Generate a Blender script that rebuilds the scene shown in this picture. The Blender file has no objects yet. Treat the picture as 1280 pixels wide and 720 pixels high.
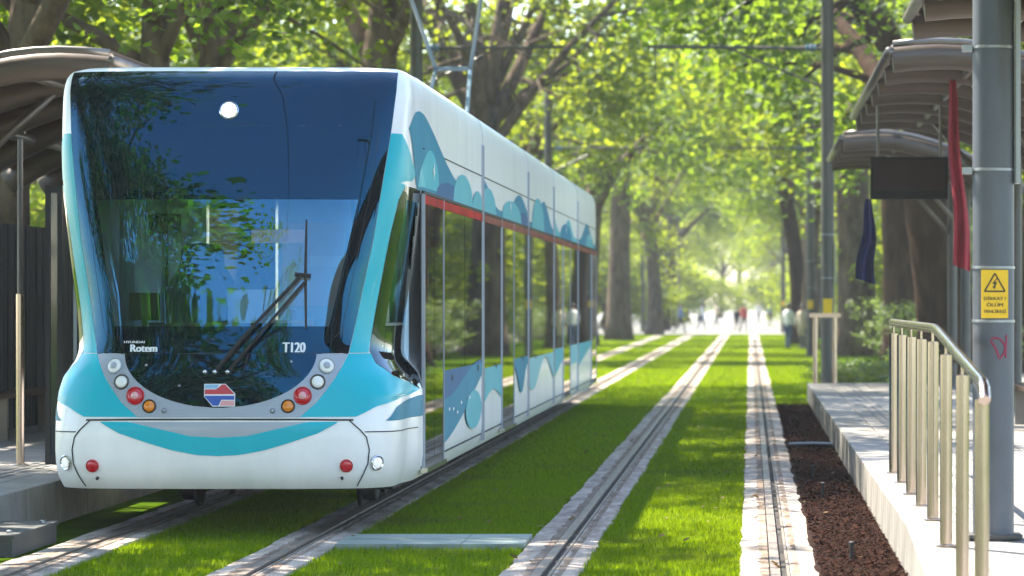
import bpy, bmesh, math, random
import numpy as np
from mathutils import Vector, Matrix
R = math.radians
PI = math.pi
scene = bpy.context.scene
COL = scene.collection

# ------------------------------------------------------------------ camera
cam_d = bpy.data.cameras.new('camera')
cam = bpy.data.objects.new('camera', cam_d)
COL.objects.link(cam)
cam.location = (0, 0, 1.65)
cam.rotation_euler = (R(90), 0, 0)
cam_d.sensor_width = 36
cam_d.lens = 4480 / 1280 * 36
cam_d.shift_x = -298 / 1280
cam_d.shift_y = 18 / 1280
cam_d.clip_end = 6000
cam_d.dof.use_dof = True
cam_d.dof.focus_distance = 26.0
cam_d.dof.aperture_fstop = 3.3
scene.camera = cam

# ------------------------------------------------------------------ light
SUN = Vector((-0.50, 0.42, 1.0)).normalized()          # towards the sun
SUN_EL = math.asin(SUN.z)
SUN_AZ = math.atan2(SUN.x, SUN.y)                      # clockwise from +Y
world = bpy.data.worlds.new('World')
scene.world = world
world.use_nodes = True
wn = world.node_tree
sky = wn.nodes.new('ShaderNodeTexSky')
sky.sky_type = 'NISHITA'
sky.sun_disc = False
sky.sun_elevation = SUN_EL
sky.sun_rotation = SUN_AZ
sky.air_density = 1.0
sky.dust_density = 0.6
sky.ozone_density = 1.0
sky.air_density = 1.0
bg = wn.nodes['Background']
bg.inputs['Strength'].default_value = 0.15
wn.links.new(sky.outputs['Color'], bg.inputs['Color'])
sun_d = bpy.data.lights.new('sun', 'SUN')
sun_d.energy = 5.0
sun_d.angle = R(0.6)
sun_d.color = (1.0, 0.93, 0.80)
sun = bpy.data.objects.new('sun', sun_d)
COL.objects.link(sun)
sun.rotation_euler = SUN.to_track_quat('Z', 'Y').to_euler()
scene.view_settings.view_transform = 'Standard'
scene.view_settings.look = 'None'
scene.view_settings.exposure = 2.1
scene.view_settings.gamma = 1.0
scene.render.engine = 'CYCLES'
cy = scene.cycles
cy.max_bounces = 8
cy.diffuse_bounces = 3
cy.glossy_bounces = 3
cy.transmission_bounces = 5
cy.transparent_max_bounces = 8
cy.volume_bounces = 0
cy.caustics_reflective = False
cy.caustics_refractive = False
cy.sample_clamp_indirect = 6
cy.use_denoising = True

# ------------------------------------------------------------------ helpers
BASE = {}

def tag(o, label=None, cat=None, group=None, kind=None):
    if label: o['label'] = label
    if cat: o['category'] = cat
    if group: o['group'] = group
    if kind: o['kind'] = kind
    return o

def thing(name, label, cat, loc=(0, 0, 0), group=None):
    o = bpy.data.objects.new(name, None)
    o.empty_display_size = 0.2
    COL.objects.link(o)
    o.location = loc
    BASE[o.name] = tuple(loc)
    return tag(o, label, cat, group)

def link_mesh(name, me, mats, parent=None, base=(0, 0, 0)):
    for m in (mats if isinstance(mats, (list, tuple)) else [mats]):
        me.materials.append(m)
    o = bpy.data.objects.new(name, me)
    COL.objects.link(o)
    if parent is not None:
        o.parent = parent
        BASE[o.name] = BASE[parent.name]
    else:
        o.location = base
        BASE[o.name] = tuple(base)
    return o

class MB:
    def __init__(s):
        s.v = []; s.f = []; s.m = []
    def add(s, vs, fs, mi=0):
        b = len(s.v)
        s.v += [tuple(v) for v in vs]
        s.f += [tuple(b + i for i in f) for f in fs]
        s.m += [mi] * len(fs)
        return s
    def box(s, x0, x1, y0, y1, z0, z1, mi=0):
        return s.add([(x0, y0, z0), (x1, y0, z0), (x1, y1, z0), (x0, y1, z0), (x0, y0, z1), (x1, y0, z1), (x1, y1, z1), (x0, y1, z1)],
                     [(0, 3, 2, 1), (4, 5, 6, 7), (0, 1, 5, 4), (1, 2, 6, 5), (2, 3, 7, 6), (3, 0, 4, 7)], mi)
    def tube(s, pts, rads, n=8, mi=0, caps=True, lump=0, rnd=None):
        pts = [Vector(p) for p in pts]
        if not isinstance(rads, (list, tuple)): rads = [rads] * len(pts)
        b = len(s.v)
        up = Vector((0.13, 0.31, 0.94))
        t0 = (pts[1] - pts[0]).normalized()
        if abs(t0.dot(up)) > .9: up = Vector((.95, .2, .1))
        a = t0.cross(up).normalized()
        for i, p in enumerate(pts):
            t = (pts[min(i + 1, len(pts) - 1)] - pts[max(i - 1, 0)])
            t = t.normalized() if t.length > 1e-9 else t0
            a = (a - t * a.dot(t)).normalized()
            c = t.cross(a)
            for k in range(n):
                th = 2 * PI * k / n
                r = rads[i]
                if lump and rnd: r *= 1 + rnd.uniform(-lump, lump)
                s.v.append(tuple(p + (a * math.cos(th) + c * math.sin(th)) * r))
        for i in range(len(pts) - 1):
            for k in range(n):
                k2 = (k + 1) % n
                s.f.append((b + i * n + k, b + i * n + k2, b + (i + 1) * n + k2, b + (i + 1) * n + k)); s.m.append(mi)
        if caps:
            s.f.append(tuple(b + k for k in range(n))[::-1]); s.m.append(mi)
            e = b + (len(pts) - 1) * n
            s.f.append(tuple(e + k for k in range(n))); s.m.append(mi)
        return s
    def lathe(s, prof, origin, axis, n=20, mi=0):
        """prof: list of (radius, height along axis)"""
        o = Vector(origin); ax = Vector(axis).normalized()
        up = Vector((0, 0, 1)) if abs(ax.z) < .9 else Vector((1, 0, 0))
        a = ax.cross(up).normalized(); c = ax.cross(a)
        b = len(s.v)
        for r, h in prof:
            for k in range(n):
                th = 2 * PI * k / n
                s.v.append(tuple(o + ax * h + (a * math.cos(th) + c * math.sin(th)) * r))
        for i in range(len(prof) - 1):
            for k in range(n):
                k2 = (k + 1) % n
                s.f.append((b + i * n + k, b + (i + 1) * n + k, b + (i + 1) * n + k2, b + i * n + k2)); s.m.append(mi)
        if prof[0][0] > 1e-4:
            s.f.append(tuple(b + k for k in range(n))); s.m.append(mi)
        if prof[-1][0] > 1e-4:
            e = b + (len(prof) - 1) * n
            s.f.append(tuple(e + k for k in range(n))[::-1]); s.m.append(mi)
        return s
    def prism(s, poly, fn, d0, d1, mi=0):
        """poly of (a, b); fn(a, b, d) -> point; closed solid between depths d0 and d1"""
        n = len(poly)
        vs = [fn(a, b, d0) for a, b in poly] + [fn(a, b, d1) for a, b in poly]
        fs = [tuple(range(n))[::-1], tuple(range(n, 2 * n))]
        fs += [(i, (i + 1) % n, n + (i + 1) % n, n + i) for i in range(n)]
        return s.add(vs, fs, mi)
    def sheet(s, grid, mi=0):
        """grid[i][j] of points"""
        b = len(s.v); ni = len(grid); nj = len(grid[0])
        for row in grid: s.v += [tuple(p) for p in row]
        for i in range(ni - 1):
            for j in range(nj - 1):
                s.f.append((b + i * nj + j, b + i * nj + j + 1, b + (i + 1) * nj + j + 1, b + (i + 1) * nj + j)); s.m.append(mi)
        return s
    def mesh(s, name, off=(0, 0, 0), smooth=False):
        me = bpy.data.meshes.new(name)
        me.from_pydata([(v[0] - off[0], v[1] - off[1], v[2] - off[2]) for v in s.v], [], s.f)
        me.polygons.foreach_set('material_index', s.m)
        if smooth:
            me.polygons.foreach_set('use_smooth', [True] * len(s.f))
        bm = bmesh.new(); bm.from_mesh(me)
        bmesh.ops.recalc_face_normals(bm, faces=bm.faces)
        bm.to_mesh(me); bm.free()
        return me
    def build(s, name, mats, parent=None, base=None, smooth=False, sharp=None):
        b = BASE[parent.name] if parent is not None else (base or (0, 0, 0))
        me = s.mesh(name, b, smooth)
        if smooth and sharp:
            me.set_sharp_from_angle(angle=R(sharp))
        return link_mesh(name, me, mats, parent, b)

def copy_tree(o, loc=None, rotz=None, scale=None, label=None, parent=None):
    c = o.copy(); COL.objects.link(c)
    c.parent = parent
    for ch in list(o.children):
        copy_tree(ch, parent=c)
    if loc is not None: c.location = loc
    if rotz is not None: c.rotation_euler = (0, 0, rotz)
    if scale is not None: c.scale = (scale,) * 3 if not isinstance(scale, tuple) else scale
    if label: c['label'] = label
    return c

def piece(name, me, parent, loc=(0, 0, 0), rot=(0, 0, 0)):
    """a cheap child sharing mesh data; loc is in world space"""
    o = bpy.data.objects.new(name, me); COL.objects.link(o)
    o.parent = parent
    b = BASE[parent.name]
    o.location = (loc[0] - b[0], loc[1] - b[1], loc[2] - b[2])
    o.rotation_euler = rot
    BASE[o.name] = tuple(loc)
    return o

def ip(x, tab):
    if x <= tab[0][0]: return tab[0][1]
    for i in range(1, len(tab)):
        if x <= tab[i][0]:
            a, b = tab[i - 1], tab[i]
            return a[1] + (b[1] - a[1]) * (x - a[0]) / (b[0] - a[0])
    return tab[-1][1]

# ------------------------------------------------------------------ materials
def mat(name, col, rough=.6, metal=0, var=0, scale=4, col2=None, bump=0, bscale=None, coat=0, stretch=(1, 1, 1), spec=.5, emit=None, estr=0, detail=5, rvar=0, ior=None, island=0, stint=None):
    m = bpy.data.materials.new(name); m.use_nodes = True
    nt = m.node_tree; N = nt.nodes; L = nt.links
    p = N['Principled BSDF']
    p.inputs['Base Color'].default_value = (*col, 1)
    p.inputs['Roughness'].default_value = rough
    p.inputs['Metallic'].default_value = metal
    p.inputs['Specular IOR Level'].default_value = spec
    if stint: p.inputs['Specular Tint'].default_value = (*stint, 1)
    if ior: p.inputs['IOR'].default_value = ior
    if coat:
        p.inputs['Coat Weight'].default_value = coat
        p.inputs['Coat Roughness'].default_value = .06
    if emit:
        p.inputs['Emission Color'].default_value = (*emit, 1)
        p.inputs['Emission Strength'].default_value = estr
    if var or bump or col2 or rvar:
        tc = N.new('ShaderNodeTexCoord'); mp = N.new('ShaderNodeMapping')
        mp.inputs['Scale'].default_value = stretch
        L.new(tc.outputs['Object'], mp.inputs['Vector'])
        nz = N.new('ShaderNodeTexNoise'); nz.inputs['Scale'].default_value = scale; nz.inputs['Detail'].default_value = detail
        nz.inputs['Roughness'].default_value = .65
        L.new(mp.outputs['Vector'], nz.inputs['Vector'])
        if var or col2:
            rp = N.new('ShaderNodeValToRGB')
            c2 = col2 or tuple(max(0, c * (1 - var)) for c in col)
            c1 = col if col2 else tuple(min(1, c * (1 + var)) for c in col)
            rp.color_ramp.elements[0].position = .32; rp.color_ramp.elements[1].position = .68
            rp.color_ramp.elements[0].color = (*c2, 1); rp.color_ramp.elements[1].color = (*c1, 1)
            L.new(nz.outputs['Fac'], rp.inputs['Fac'])
            out = rp.outputs['Color']
            if island:
                ge = N.new('ShaderNodeObjectInfo')
                hs = N.new('ShaderNodeHueSaturation')
                mr = N.new('ShaderNodeMapRange'); mr.inputs['To Min'].default_value = 1 - island; mr.inputs['To Max'].default_value = 1 + island
                L.new(ge.outputs['Random'], mr.inputs['Value']); L.new(mr.outputs['Result'], hs.inputs['Value'])
                L.new(out, hs.inputs['Color']); out = hs.outputs['Color']
            L.new(out, p.inputs['Base Color'])
        if rvar:
            mr = N.new('ShaderNodeMapRange'); mr.inputs['To Min'].default_value = rough - rvar; mr.inputs['To Max'].default_value = rough + rvar
            L.new(nz.outputs['Fac'], mr.inputs['Value']); L.new(mr.outputs['Result'], p.inputs['Roughness'])
        if bump:
            n2 = N.new('ShaderNodeTexNoise'); n2.inputs['Scale'].default_value = bscale or scale * 6; n2.inputs['Detail'].default_value = 6
            L.new(mp.outputs['Vector'], n2.inputs['Vector'])
            bp = N.new('ShaderNodeBump'); bp.inputs['Strength'].default_value = bump; bp.inputs['Distance'].default_value = .03
            L.new(n2.outputs['Fac'], bp.inputs['Height']); L.new(bp.outputs['Normal'], p.inputs['Normal'])
    return m

def leaf_mat(name, dark, light, trans, tmix=.5, rough=.45, dry=None):
    """thin leaf: colour differs from leaf to leaf, light comes through"""
    m = bpy.data.materials.new(name); m.use_nodes = True
    nt = m.node_tree; N = nt.nodes; L = nt.links
    p = N['Principled BSDF']; p.inputs['Roughness'].default_value = rough; p.inputs['Specular IOR Level'].default_value = 0 if rough >= .9 else .25
    ge = N.new('ShaderNodeNewGeometry')
    rp = N.new('ShaderNodeValToRGB')
    rp.color_ramp.elements[0].color = (*dark, 1); rp.color_ramp.elements[1].color = (*light, 1)
    L.new(ge.outputs['Random Per Island'], rp.inputs['Fac']); L.new(rp.outputs['Color'], p.inputs['Base Color'])
    tr = N.new('ShaderNodeBsdfTranslucent')
    r2 = N.new('ShaderNodeValToRGB')
    r2.color_ramp.elements[0].color = (*[c * .62 for c in trans], 1); r2.color_ramp.elements[1].color = (*trans, 1)
    L.new(ge.outputs['Random Per Island'], r2.inputs['Fac']); L.new(r2.outputs['Color'], tr.inputs['Color'])
    if dry:
        tc = N.new('ShaderNodeTexCoord'); nz = N.new('ShaderNodeTexNoise'); nz.inputs['Scale'].default_value = .9; nz.inputs['Detail'].default_value = 6
        L.new(tc.outputs['Object'], nz.inputs['Vector'])
        mr = N.new('ShaderNodeMapRange'); mr.inputs['From Min'].default_value = .55; mr.inputs['From Max'].default_value = .78; mr.inputs['To Max'].default_value = .75
        L.new(nz.outputs['Fac'], mr.inputs['Value'])
        for src, dst, cc in ((rp, p.inputs['Base Color'], dry), (r2, tr.inputs['Color'], tuple(c * 1.8 for c in dry))):
            mm = N.new('ShaderNodeMix'); mm.data_type = 'RGBA'; mm.inputs[7].default_value = (*cc, 1)
            L.new(mr.outputs['Result'], mm.inputs[0]); L.new(src.outputs['Color'], mm.inputs[6]); L.new(mm.outputs[2], dst)
    mx = N.new('ShaderNodeMixShader'); mx.inputs['Fac'].default_value = tmix
    L.new(p.outputs['BSDF'], mx.inputs[1]); L.new(tr.outputs['BSDF'], mx.inputs[2])
    L.new(mx.outputs['Shader'], N['Material Output'].inputs['Surface'])
    return m

def pane_mat(name, tint, ior=1.6):
    m = bpy.data.materials.new(name); m.use_nodes = True
    nt = m.node_tree; N = nt.nodes; L = nt.links
    N.remove(N['Principled BSDF'])
    t = N.new('ShaderNodeBsdfTransparent'); t.inputs['Color'].default_value = (*tint, 1)
    g = N.new('ShaderNodeBsdfGlossy'); g.inputs['Roughness'].default_value = .01; g.inputs['Color'].default_value = (.22, .68, 1.0, 1)  # blue put into the reflection colour, standing in for a bluer sky
    fr = N.new('ShaderNodeFresnel'); fr.inputs['IOR'].default_value = ior
    mx = N.new('ShaderNodeMixShader')
    L.new(fr.outputs['Fac'], mx.inputs['Fac']); L.new(t.outputs['BSDF'], mx.inputs[1]); L.new(g.outputs['BSDF'], mx.inputs[2])
    L.new(mx.outputs['Shader'], N['Material Output'].inputs['Surface'])
    return m

M = {}
M['white'] = mat('white_paint', (.86, .835, .80), .36, var=.07, scale=1.3, stretch=(2.5, 2.5, .7), detail=9, coat=.25, rvar=.05)
M['teal'] = mat('teal_paint', (.002, .43, .52), .4, spec=.3, coat=.12, var=.04, scale=3)
M['cyan'] = mat('cyan_paint', (.06, .50, .60), .25, coat=.6, var=.04, scale=3)
M['deep'] = mat('deep_teal_print', (.008, .20, .30), .5, spec=.15, var=.08, scale=2)
M['navy'] = mat('blue_print', (.010, .10, .23), .5, spec=.15, var=.08, scale=2)
M['mint'] = mat('mint_print', (.10, .40, .43), .5, spec=.15, var=.06, scale=2)
M['pale'] = mat('pale_mint_print', (.24, .50, .50), .5, spec=.2, var=.06, scale=2)
M['silver'] = mat('silver_paint', (.34, .37, .42), .4, metal=.1, coat=.2, var=.04, scale=3)
M['grey_paint'] = mat('grey_paint', (.36, .39, .43), .35, coat=.4, var=.05, scale=3)
M['black_glass'] = mat('black_glass', (.004, .006, .009), .015, spec=.5, ior=1.68, stint=(.10, .60, 1.0))  # blue specular tint imitates deep blue sky reflected in neutral glass
M['side_glass'] = mat('tinted_side_glass', (.006, .008, .008), .014, spec=.4, ior=1.45)
M['pane'] = pane_mat('windscreen_pane', (.90, .95, .97), 2.5)
M['cab_pane'] = pane_mat('cab_pane', (.75, .78, .78), 1.4)
M['rubber'] = mat('black_rubber', (.012, .012, .013), .6)
M['dark'] = mat('dark_underframe', (.02, .019, .018), .8, var=.3, scale=5)
M['red'] = mat('red_lens', (.55, .01, .02), .2, coat=.5)
M['orange'] = mat('amber_lens', (.75, .22, .01), .2, coat=.5)
M['clear'] = mat('clear_lens', (.82, .80, .74), .15, coat=.8)
M['pink'] = mat('pale_red_lens', (.75, .35, .35), .2, coat=.6)
M['box_ring'] = mat('lamp_ring', (.10, .085, .07), .4, metal=.4)
M['chrome'] = mat('chrome', (.70, .70, .70), .15, metal=1)
M['lamp_on'] = mat('lit_lamp', (1, 1, 1), .3, emit=(1, .96, .86), estr=2.2)
M['lamp_low'] = mat('lit_side_lamp', (.9, .9, .9), .3, emit=(1, .97, .9), estr=.08)
M['brown_red'] = mat('red_reflection_band', (.36, .010, .010), .5, spec=.05, var=.5, scale=1.6)  # reflected shelter roof edge and flags, put into the band colour
M['brown_dim'] = mat('brown_reflection_band', (.20, .022, .016), .4, spec=.1, var=.5, scale=1.5)  # the same painted reflection, dimmer on the sections behind
M['print_white'] = mat('white_print', (.8, .8, .8), .4)
M['flag_red'] = mat('red_print', (.55, .04, .06), .4)
M['flag_blue'] = mat('emblem_blue', (.02, .08, .38), .4)
M['light_blue'] = mat('emblem_light_blue', (.25, .45, .65), .4)
M['interior'] = mat('cab_lining', (.52, .72, .86), .6, var=.05)  # pale lining with the blue of sky light mixed into its colour
M['seat'] = mat('seat_fabric', (.02, .03, .06), .9)
M['poster'] = mat('paper_notice', (.75, .72, .75), .7, var=.05, scale=8)
M['steel'] = mat('brushed_stainless', (.46, .37, .32), .2, metal=1, var=.05, scale=2, rvar=.04)
M['rail'] = mat('rail_steel', (.20, .155, .12), .55, metal=.5, var=.35, scale=6, stretch=(4, .5, 1))
M['groove'] = mat('groove_dirt', (.03, .024, .02), .95, var=.4, scale=8)
M['concrete'] = mat('track_concrete', (.55, .465, .39), .9, spec=.1, col2=(.22, .175, .14), scale=3.0, bump=.5, bscale=30, stretch=(2.2, .55, 1), detail=8)
M['stain'] = mat('rust_stained_concrete', (.34, .26, .20), .95, spec=.05, col2=(.12, .088, .066), scale=3.5, stretch=(1.5, .5, 1), detail=8)
M['kerb'] = mat('kerb_stone', (.27, .25, .228), .85, spec=.2, var=.26, scale=2.2, bump=.25, bscale=40, island=.08)
M['paving'] = mat('paving_slab', (.26, .24, .218), .85, spec=.2, var=.24, scale=3, bump=.2, bscale=40, island=.10)
M['platform'] = mat('platform_concrete', (.28, .27, .26), .9, var=.2, scale=1.5, bump=.2)
M['tactile'] = mat('tactile_strip', (.16, .155, .15), .8, var=.2, scale=4)
M['mulch'] = mat('bark_mulch', (.045, .024, .018), .95, spec=.05, col2=(.016, .009, .007), scale=26, bump=1, bscale=60)
M['chip'] = leaf_mat('bark_chip', (.010, .005, .004), (.050, .024, .017), (.01, .005, .005), .02, .9)
M['soil'] = mat('ground_soil', (.10, .11, .04), .95, spec=0, var=.4, scale=.8, bump=.3)
M['promenade'] = mat('pale_promenade', (.25, .235, .21), .85, var=.2, scale=.7, bump=.1)
M['lawn'] = mat('lawn_ground', (.065, .115, .005), .95, spec=0, col2=(.034, .068, .004), scale=2.2, bump=.8, bscale=90, detail=8)
M['blade'] = leaf_mat('grass_blade', (.024, .070, .004), (.085, .155, .005), (.42, .58, .004), .47, .9, dry=(.10, .105, .024))
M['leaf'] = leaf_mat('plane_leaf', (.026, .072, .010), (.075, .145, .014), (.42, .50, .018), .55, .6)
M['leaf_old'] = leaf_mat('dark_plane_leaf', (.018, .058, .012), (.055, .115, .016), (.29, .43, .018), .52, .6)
M['shrub'] = leaf_mat('shrub_leaf', (.06, .10, .03), (.16, .20, .07), (.25, .35, .06), .4)
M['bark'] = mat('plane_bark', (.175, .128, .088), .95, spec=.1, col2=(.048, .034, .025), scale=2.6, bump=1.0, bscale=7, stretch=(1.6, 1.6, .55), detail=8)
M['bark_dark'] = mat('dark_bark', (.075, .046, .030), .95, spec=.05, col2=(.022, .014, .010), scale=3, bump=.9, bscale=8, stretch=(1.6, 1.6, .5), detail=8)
M['pole'] = mat('galvanised_pole', (.10, .107, .125), .5, metal=.35, var=.12, scale=5, stretch=(1, 1, .5), bump=.06, bscale=80, rvar=.08)
M['pole_far'] = mat('grey_pole', (.085, .078, .068), .5, metal=.2, var=.12, scale=4)
M['band'] = mat('steel_band', (.28, .29, .31), .35, metal=.8)
M['yellow'] = mat('warning_yellow', (.83, .50, .008), .45, var=.04, scale=8)
M['ink'] = mat('black_ink', (.02, .018, .012), .6)
M['graffiti'] = mat('red_spray', (.30, .035, .075), .7)
M['slat'] = None
M['beam'] = mat('roof_beam', (.085, .062, .047), .42, metal=.2, var=.2, scale=2, stretch=(.7, 6, 6), rvar=.08)
M['edge'] = mat('roof_edge_metal', (.17, .15, .135), .35, metal=.6, var=.15, scale=3)
M['screen'] = mat('sign_casing', (.010, .009, .009), .6, var=.2, spec=.1)
M['screen_face'] = mat('sign_face', (.020, .010, .008), .5, var=.25, scale=3, spec=.15)
M['cloth_red'] = mat('red_cloth', (.33, .025, .040), .85, var=.15, scale=5)
M['cloth_navy'] = mat('navy_cloth', (.018, .022, .085), .85, var=.2, scale=5)
M['fence'] = mat('dark_fence_slat', (.022, .019, .017), .7, var=.25, scale=3, stretch=(1, 1, .3), island=.2)
M['wire'] = mat('wire', (.03, .03, .032), .6)
M['box_grey'] = mat('grey_box', (.06, .058, .055), .6, var=.2, scale=5, bump=.15)
M['drain'] = mat('drain_cover', (.22, .26, .23), .55, metal=.2, var=.2, scale=4, stretch=(1, 4, 1))
M['skin'] = mat('skin', (.42, .26, .18), .6)
M['hair'] = mat('hair', (.02, .015, .012), .7)
M['stone_wall'] = mat('pale_wall', (.52, .49, .45), .9, var=.12, scale=.5, bump=.1)
M['roof_tile'] = mat('roof_slab', (.30, .20, .15), .9, var=.2, scale=1)
M['win'] = mat('window_glass', (.03, .04, .05), .05, spec=.8)
M['insulator'] = mat('insulator', (.10, .16, .22), .3, coat=.3)
def wood_mat():
    m = mat('roof_plank', (.075, .042, .024), .6, col2=(.04, .023, .014), scale=2.5, stretch=(9, .8, 9))
    nt = m.node_tree; N = nt.nodes; L = nt.links
    p = N['Principled BSDF']; tr = N.new('ShaderNodeBsdfTranslucent'); tr.inputs['Color'].default_value = (.70, .36, .13, 1)
    mx = N.new('ShaderNodeMixShader'); mx.inputs['Fac'].default_value = .14
    L.new(p.outputs['BSDF'], mx.inputs[1]); L.new(tr.outputs['BSDF'], mx.inputs[2])
    L.new(mx.outputs['Shader'], N['Material Output'].inputs['Surface'])
    return m
M['slat'] = wood_mat()
for k in ('shirt_white', (.62, .62, .62)), ('shirt_beige', (.50, .42, .33)), ('shirt_dark', (.03, .03, .04)), ('shirt_blue', (.10, .16, .30)), ('shirt_red', (.35, .05, .05)), ('trouser_dark', (.02, .02, .025)), ('trouser_jean', (.04, .07, .15)), ('trouser_grey', (.12, .12, .12)):
    M[k[0]] = mat(k[0], k[1], .9, var=.15, scale=8)

# ------------------------------------------------------------------ ground, track, lawn
def flat(name, x0, x1, y0, y1, z, m, kind='structure'):
    o = MB().add([(x0, y0, z), (x1, y0, z), (x1, y1, z), (x0, y1, z)], [(0, 1, 2, 3)]).build(name, m)
    return tag(o, kind=kind)

flat('ground', -1500, 1500, -1500, 3000, -.09, M['soil'])
flat('lawn', -5.24, 2.4, -60, 187, -.022, M['lawn'])
flat('promenade', 5.2, 8.2, -60, 187, -.012, M['promenade'])
flat('verge', 2.4, 5.2, -60, 187, -.020, M['lawn'])
flat('promenade_far_side', -12.5, -9.2, 62, 187, -.010, M['promenade'])
flat('verge_far_side', -9.2, -5.24, 62, 187, -.024, M['lawn'])
flat('grass_strip', -40, -12.5, -60, 187, -.018, M['lawn'])
flat('grass_strip_right', 8.2, 40, -60, 187, -.016, M['lawn'])
flat('plaza', -60, 60, 187, 700, -.014, M['promenade'])
flat('mulch_bed', .30, 1.0, 10, 58, -.006, M['mulch'])

rnd = random.Random(5)
RAILS = [(-4.50, 'track_slab'), (-3.06, 'track_slab'), (-1.275, 'track_slab'), (.17, 'track_slab')]
def stations():
    ys = []; y = 12.0
    while y < 187:
        ys.append(y)
        y += .10 if y < 45 else (.25 if y < 80 else 1.5)
    return ys
YS = stations()
def jag(seed, amp):
    r = random.Random(seed); out = []; v = 0; k = 0; tgt = 0
    for y in YS:
        if k <= 0:
            tgt = r.uniform(-amp, amp); k = r.randint(2, 9)
        k -= 1
        v += (tgt - v) * .45
        out.append(v + r.uniform(-amp, amp) * .22)
    return out
for i, (rx, nm) in enumerate(RAILS):
    sgn = 1 if i % 2 else -1                       # outside of the track
    w_in, w_out = .225, .24
    a, b = rx - (w_in if sgn > 0 else w_out), rx + (w_out if sgn > 0 else w_in)
    ja, jb = jag(10 + i, .017), jag(40 + i, .017)
    jc = random.Random(77 + i)
    mb = MB()
    g0, g1 = rx - .055, rx + .075
    rows = []
    rows2 = []
    for k, y in enumerate(YS):
        hz = jc.uniform(-.0015, .0015)
        rows.append([(a + ja[k] - .012, y, -.05), (a + ja[k], y, -.004 + hz), (a + .12, y, .004 + hz), (g0, y, .003), (g0, y, -.04)])
        rows2.append([(g1, y, -.04), (g1, y, .003), (b - .12, y, .004 + hz), (b + jb[k], y, -.004 + hz), (b + jb[k] + .012, y, -.05)])
    mb.sheet(rows); mb.sheet(rows2)
    slab = tag(mb.build('track_slab', M['concrete']), kind='structure')
    y0, y1 = 12, 187
    MB().box(rx - .048, rx + .012, y0, y1, -.05, .010).box(rx + .052, rx + .070, y0, y1, -.05, .006).build('rail', M['rail'], slab)
    stain = MB()
    for sx0, sx1 in ((rx - .125, rx - .056), (rx + .076, rx + .135)):
        sr = random.Random(int(rx * 100) + int(sx0 * 1000))
        stain.sheet([[(sx0 + sr.uniform(0, .035), yy, .0062), (sx1 - sr.uniform(0, .004), yy, .0062)] for yy in YS if yy < 120])
    stain.build('rust_stain', M['stain'], slab)
    MB().box(rx - .0545, rx + .0745, y0, y1, -.06, -.014).build('groove_bed', M['groove'], slab)

# grass blades
def tri_mesh(name, co, nv, m, base=(0, 0, 0)):
    """co: (n*nv, 3) array, n separate faces of nv corners"""
    n = len(co) // nv
    me = bpy.data.meshes.new(name)
    me.vertices.add(len(co)); me.vertices.foreach_set('co', co.astype(np.float32).ravel())
    me.loops.add(len(co)); me.loops.foreach_set('vertex_index', np.arange(len(co), dtype=np.int32))
    me.polygons.add(n)
    me.polygons.foreach_set('loop_start', np.arange(0, len(co), nv, dtype=np.int32))
    me.polygons.foreach_set('loop_total', np.full(n, nv, dtype=np.int32))
    me.update(calc_edges=True)
    return me

def grass_field(name, strips, seed):
    g = np.random.default_rng(seed)
    allc = []
    for (x0, x1, y0, y1, dens, h, w) in strips:
        n = int((x1 - x0) * (y1 - y0) * dens)
        x = g.uniform(x0, x1, n); y = g.uniform(y0, y1, n)
        keep = np.ones(n, bool)
        for e in (x0, x1):                                       # ragged edge along the concrete
            keep &= (np.abs(x - e) > .0) | (g.random(n) > .5)
        patch = .6 + .4 * np.sin(x * 3.1 + np.sin(y * 1.3) * 2) * np.sin(y * .9 + 1.1 * np.sin(x * 2.2))
        hh = h * g.uniform(.5, 1.25, n) * (.75 + .35 * patch)
        th = g.uniform(0, 2 * PI, n); ln = g.uniform(0, .6, n) * hh; tb = g.uniform(0, 2 * PI, n)
        ww = w * g.uniform(.6, 1.3, n)
        c = np.empty((n, 3, 3))
        c[:, 0] = np.stack([x - np.cos(th) * ww, y - np.sin(th) * ww, np.full(n, -.025)], 1)
        c[:, 1] = np.stack([x + np.cos(th) * ww, y + np.sin(th) * ww, np.full(n, -.025)], 1)
        c[:, 2] = np.stack([x + np.cos(tb) * ln, y + np.sin(tb) * ln, -.02 + hh], 1)
        allc.append(c.reshape(-1, 3))
    me = tri_mesh(name, np.concatenate(allc), 3, None)
    return tag(link_mesh(name, me, M['blade']), 'short green lawn grass growing between the tram rails', 'grass', kind='stuff')

ST = []
for (x0, x1) in ((-4.27, -3.29), (-2.81, -1.52), (-1.05, -.06)):
    ST += [(x0, x1, 19, 34, 2600, .036, .0040), (x0, x1, 34, 60, 1100, .036, .0065), (x0, x1, 60, 120, 330, .04, .013)]
for (x0, x1) in ((-4.27, -3.29), (-2.81, -1.52), (-1.05, -.06), (.42, 2.3), (-7.2, -4.78)):
    ST += [(x0, x1, 120, 186, 90, .05, .030)]
ST += [(.42, 2.3, 58, 120, 330, .05, .013), (-7.2, -4.78, 60, 120, 200, .05, .014)]
grass_field('lawn_grass', ST, 3)

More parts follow.
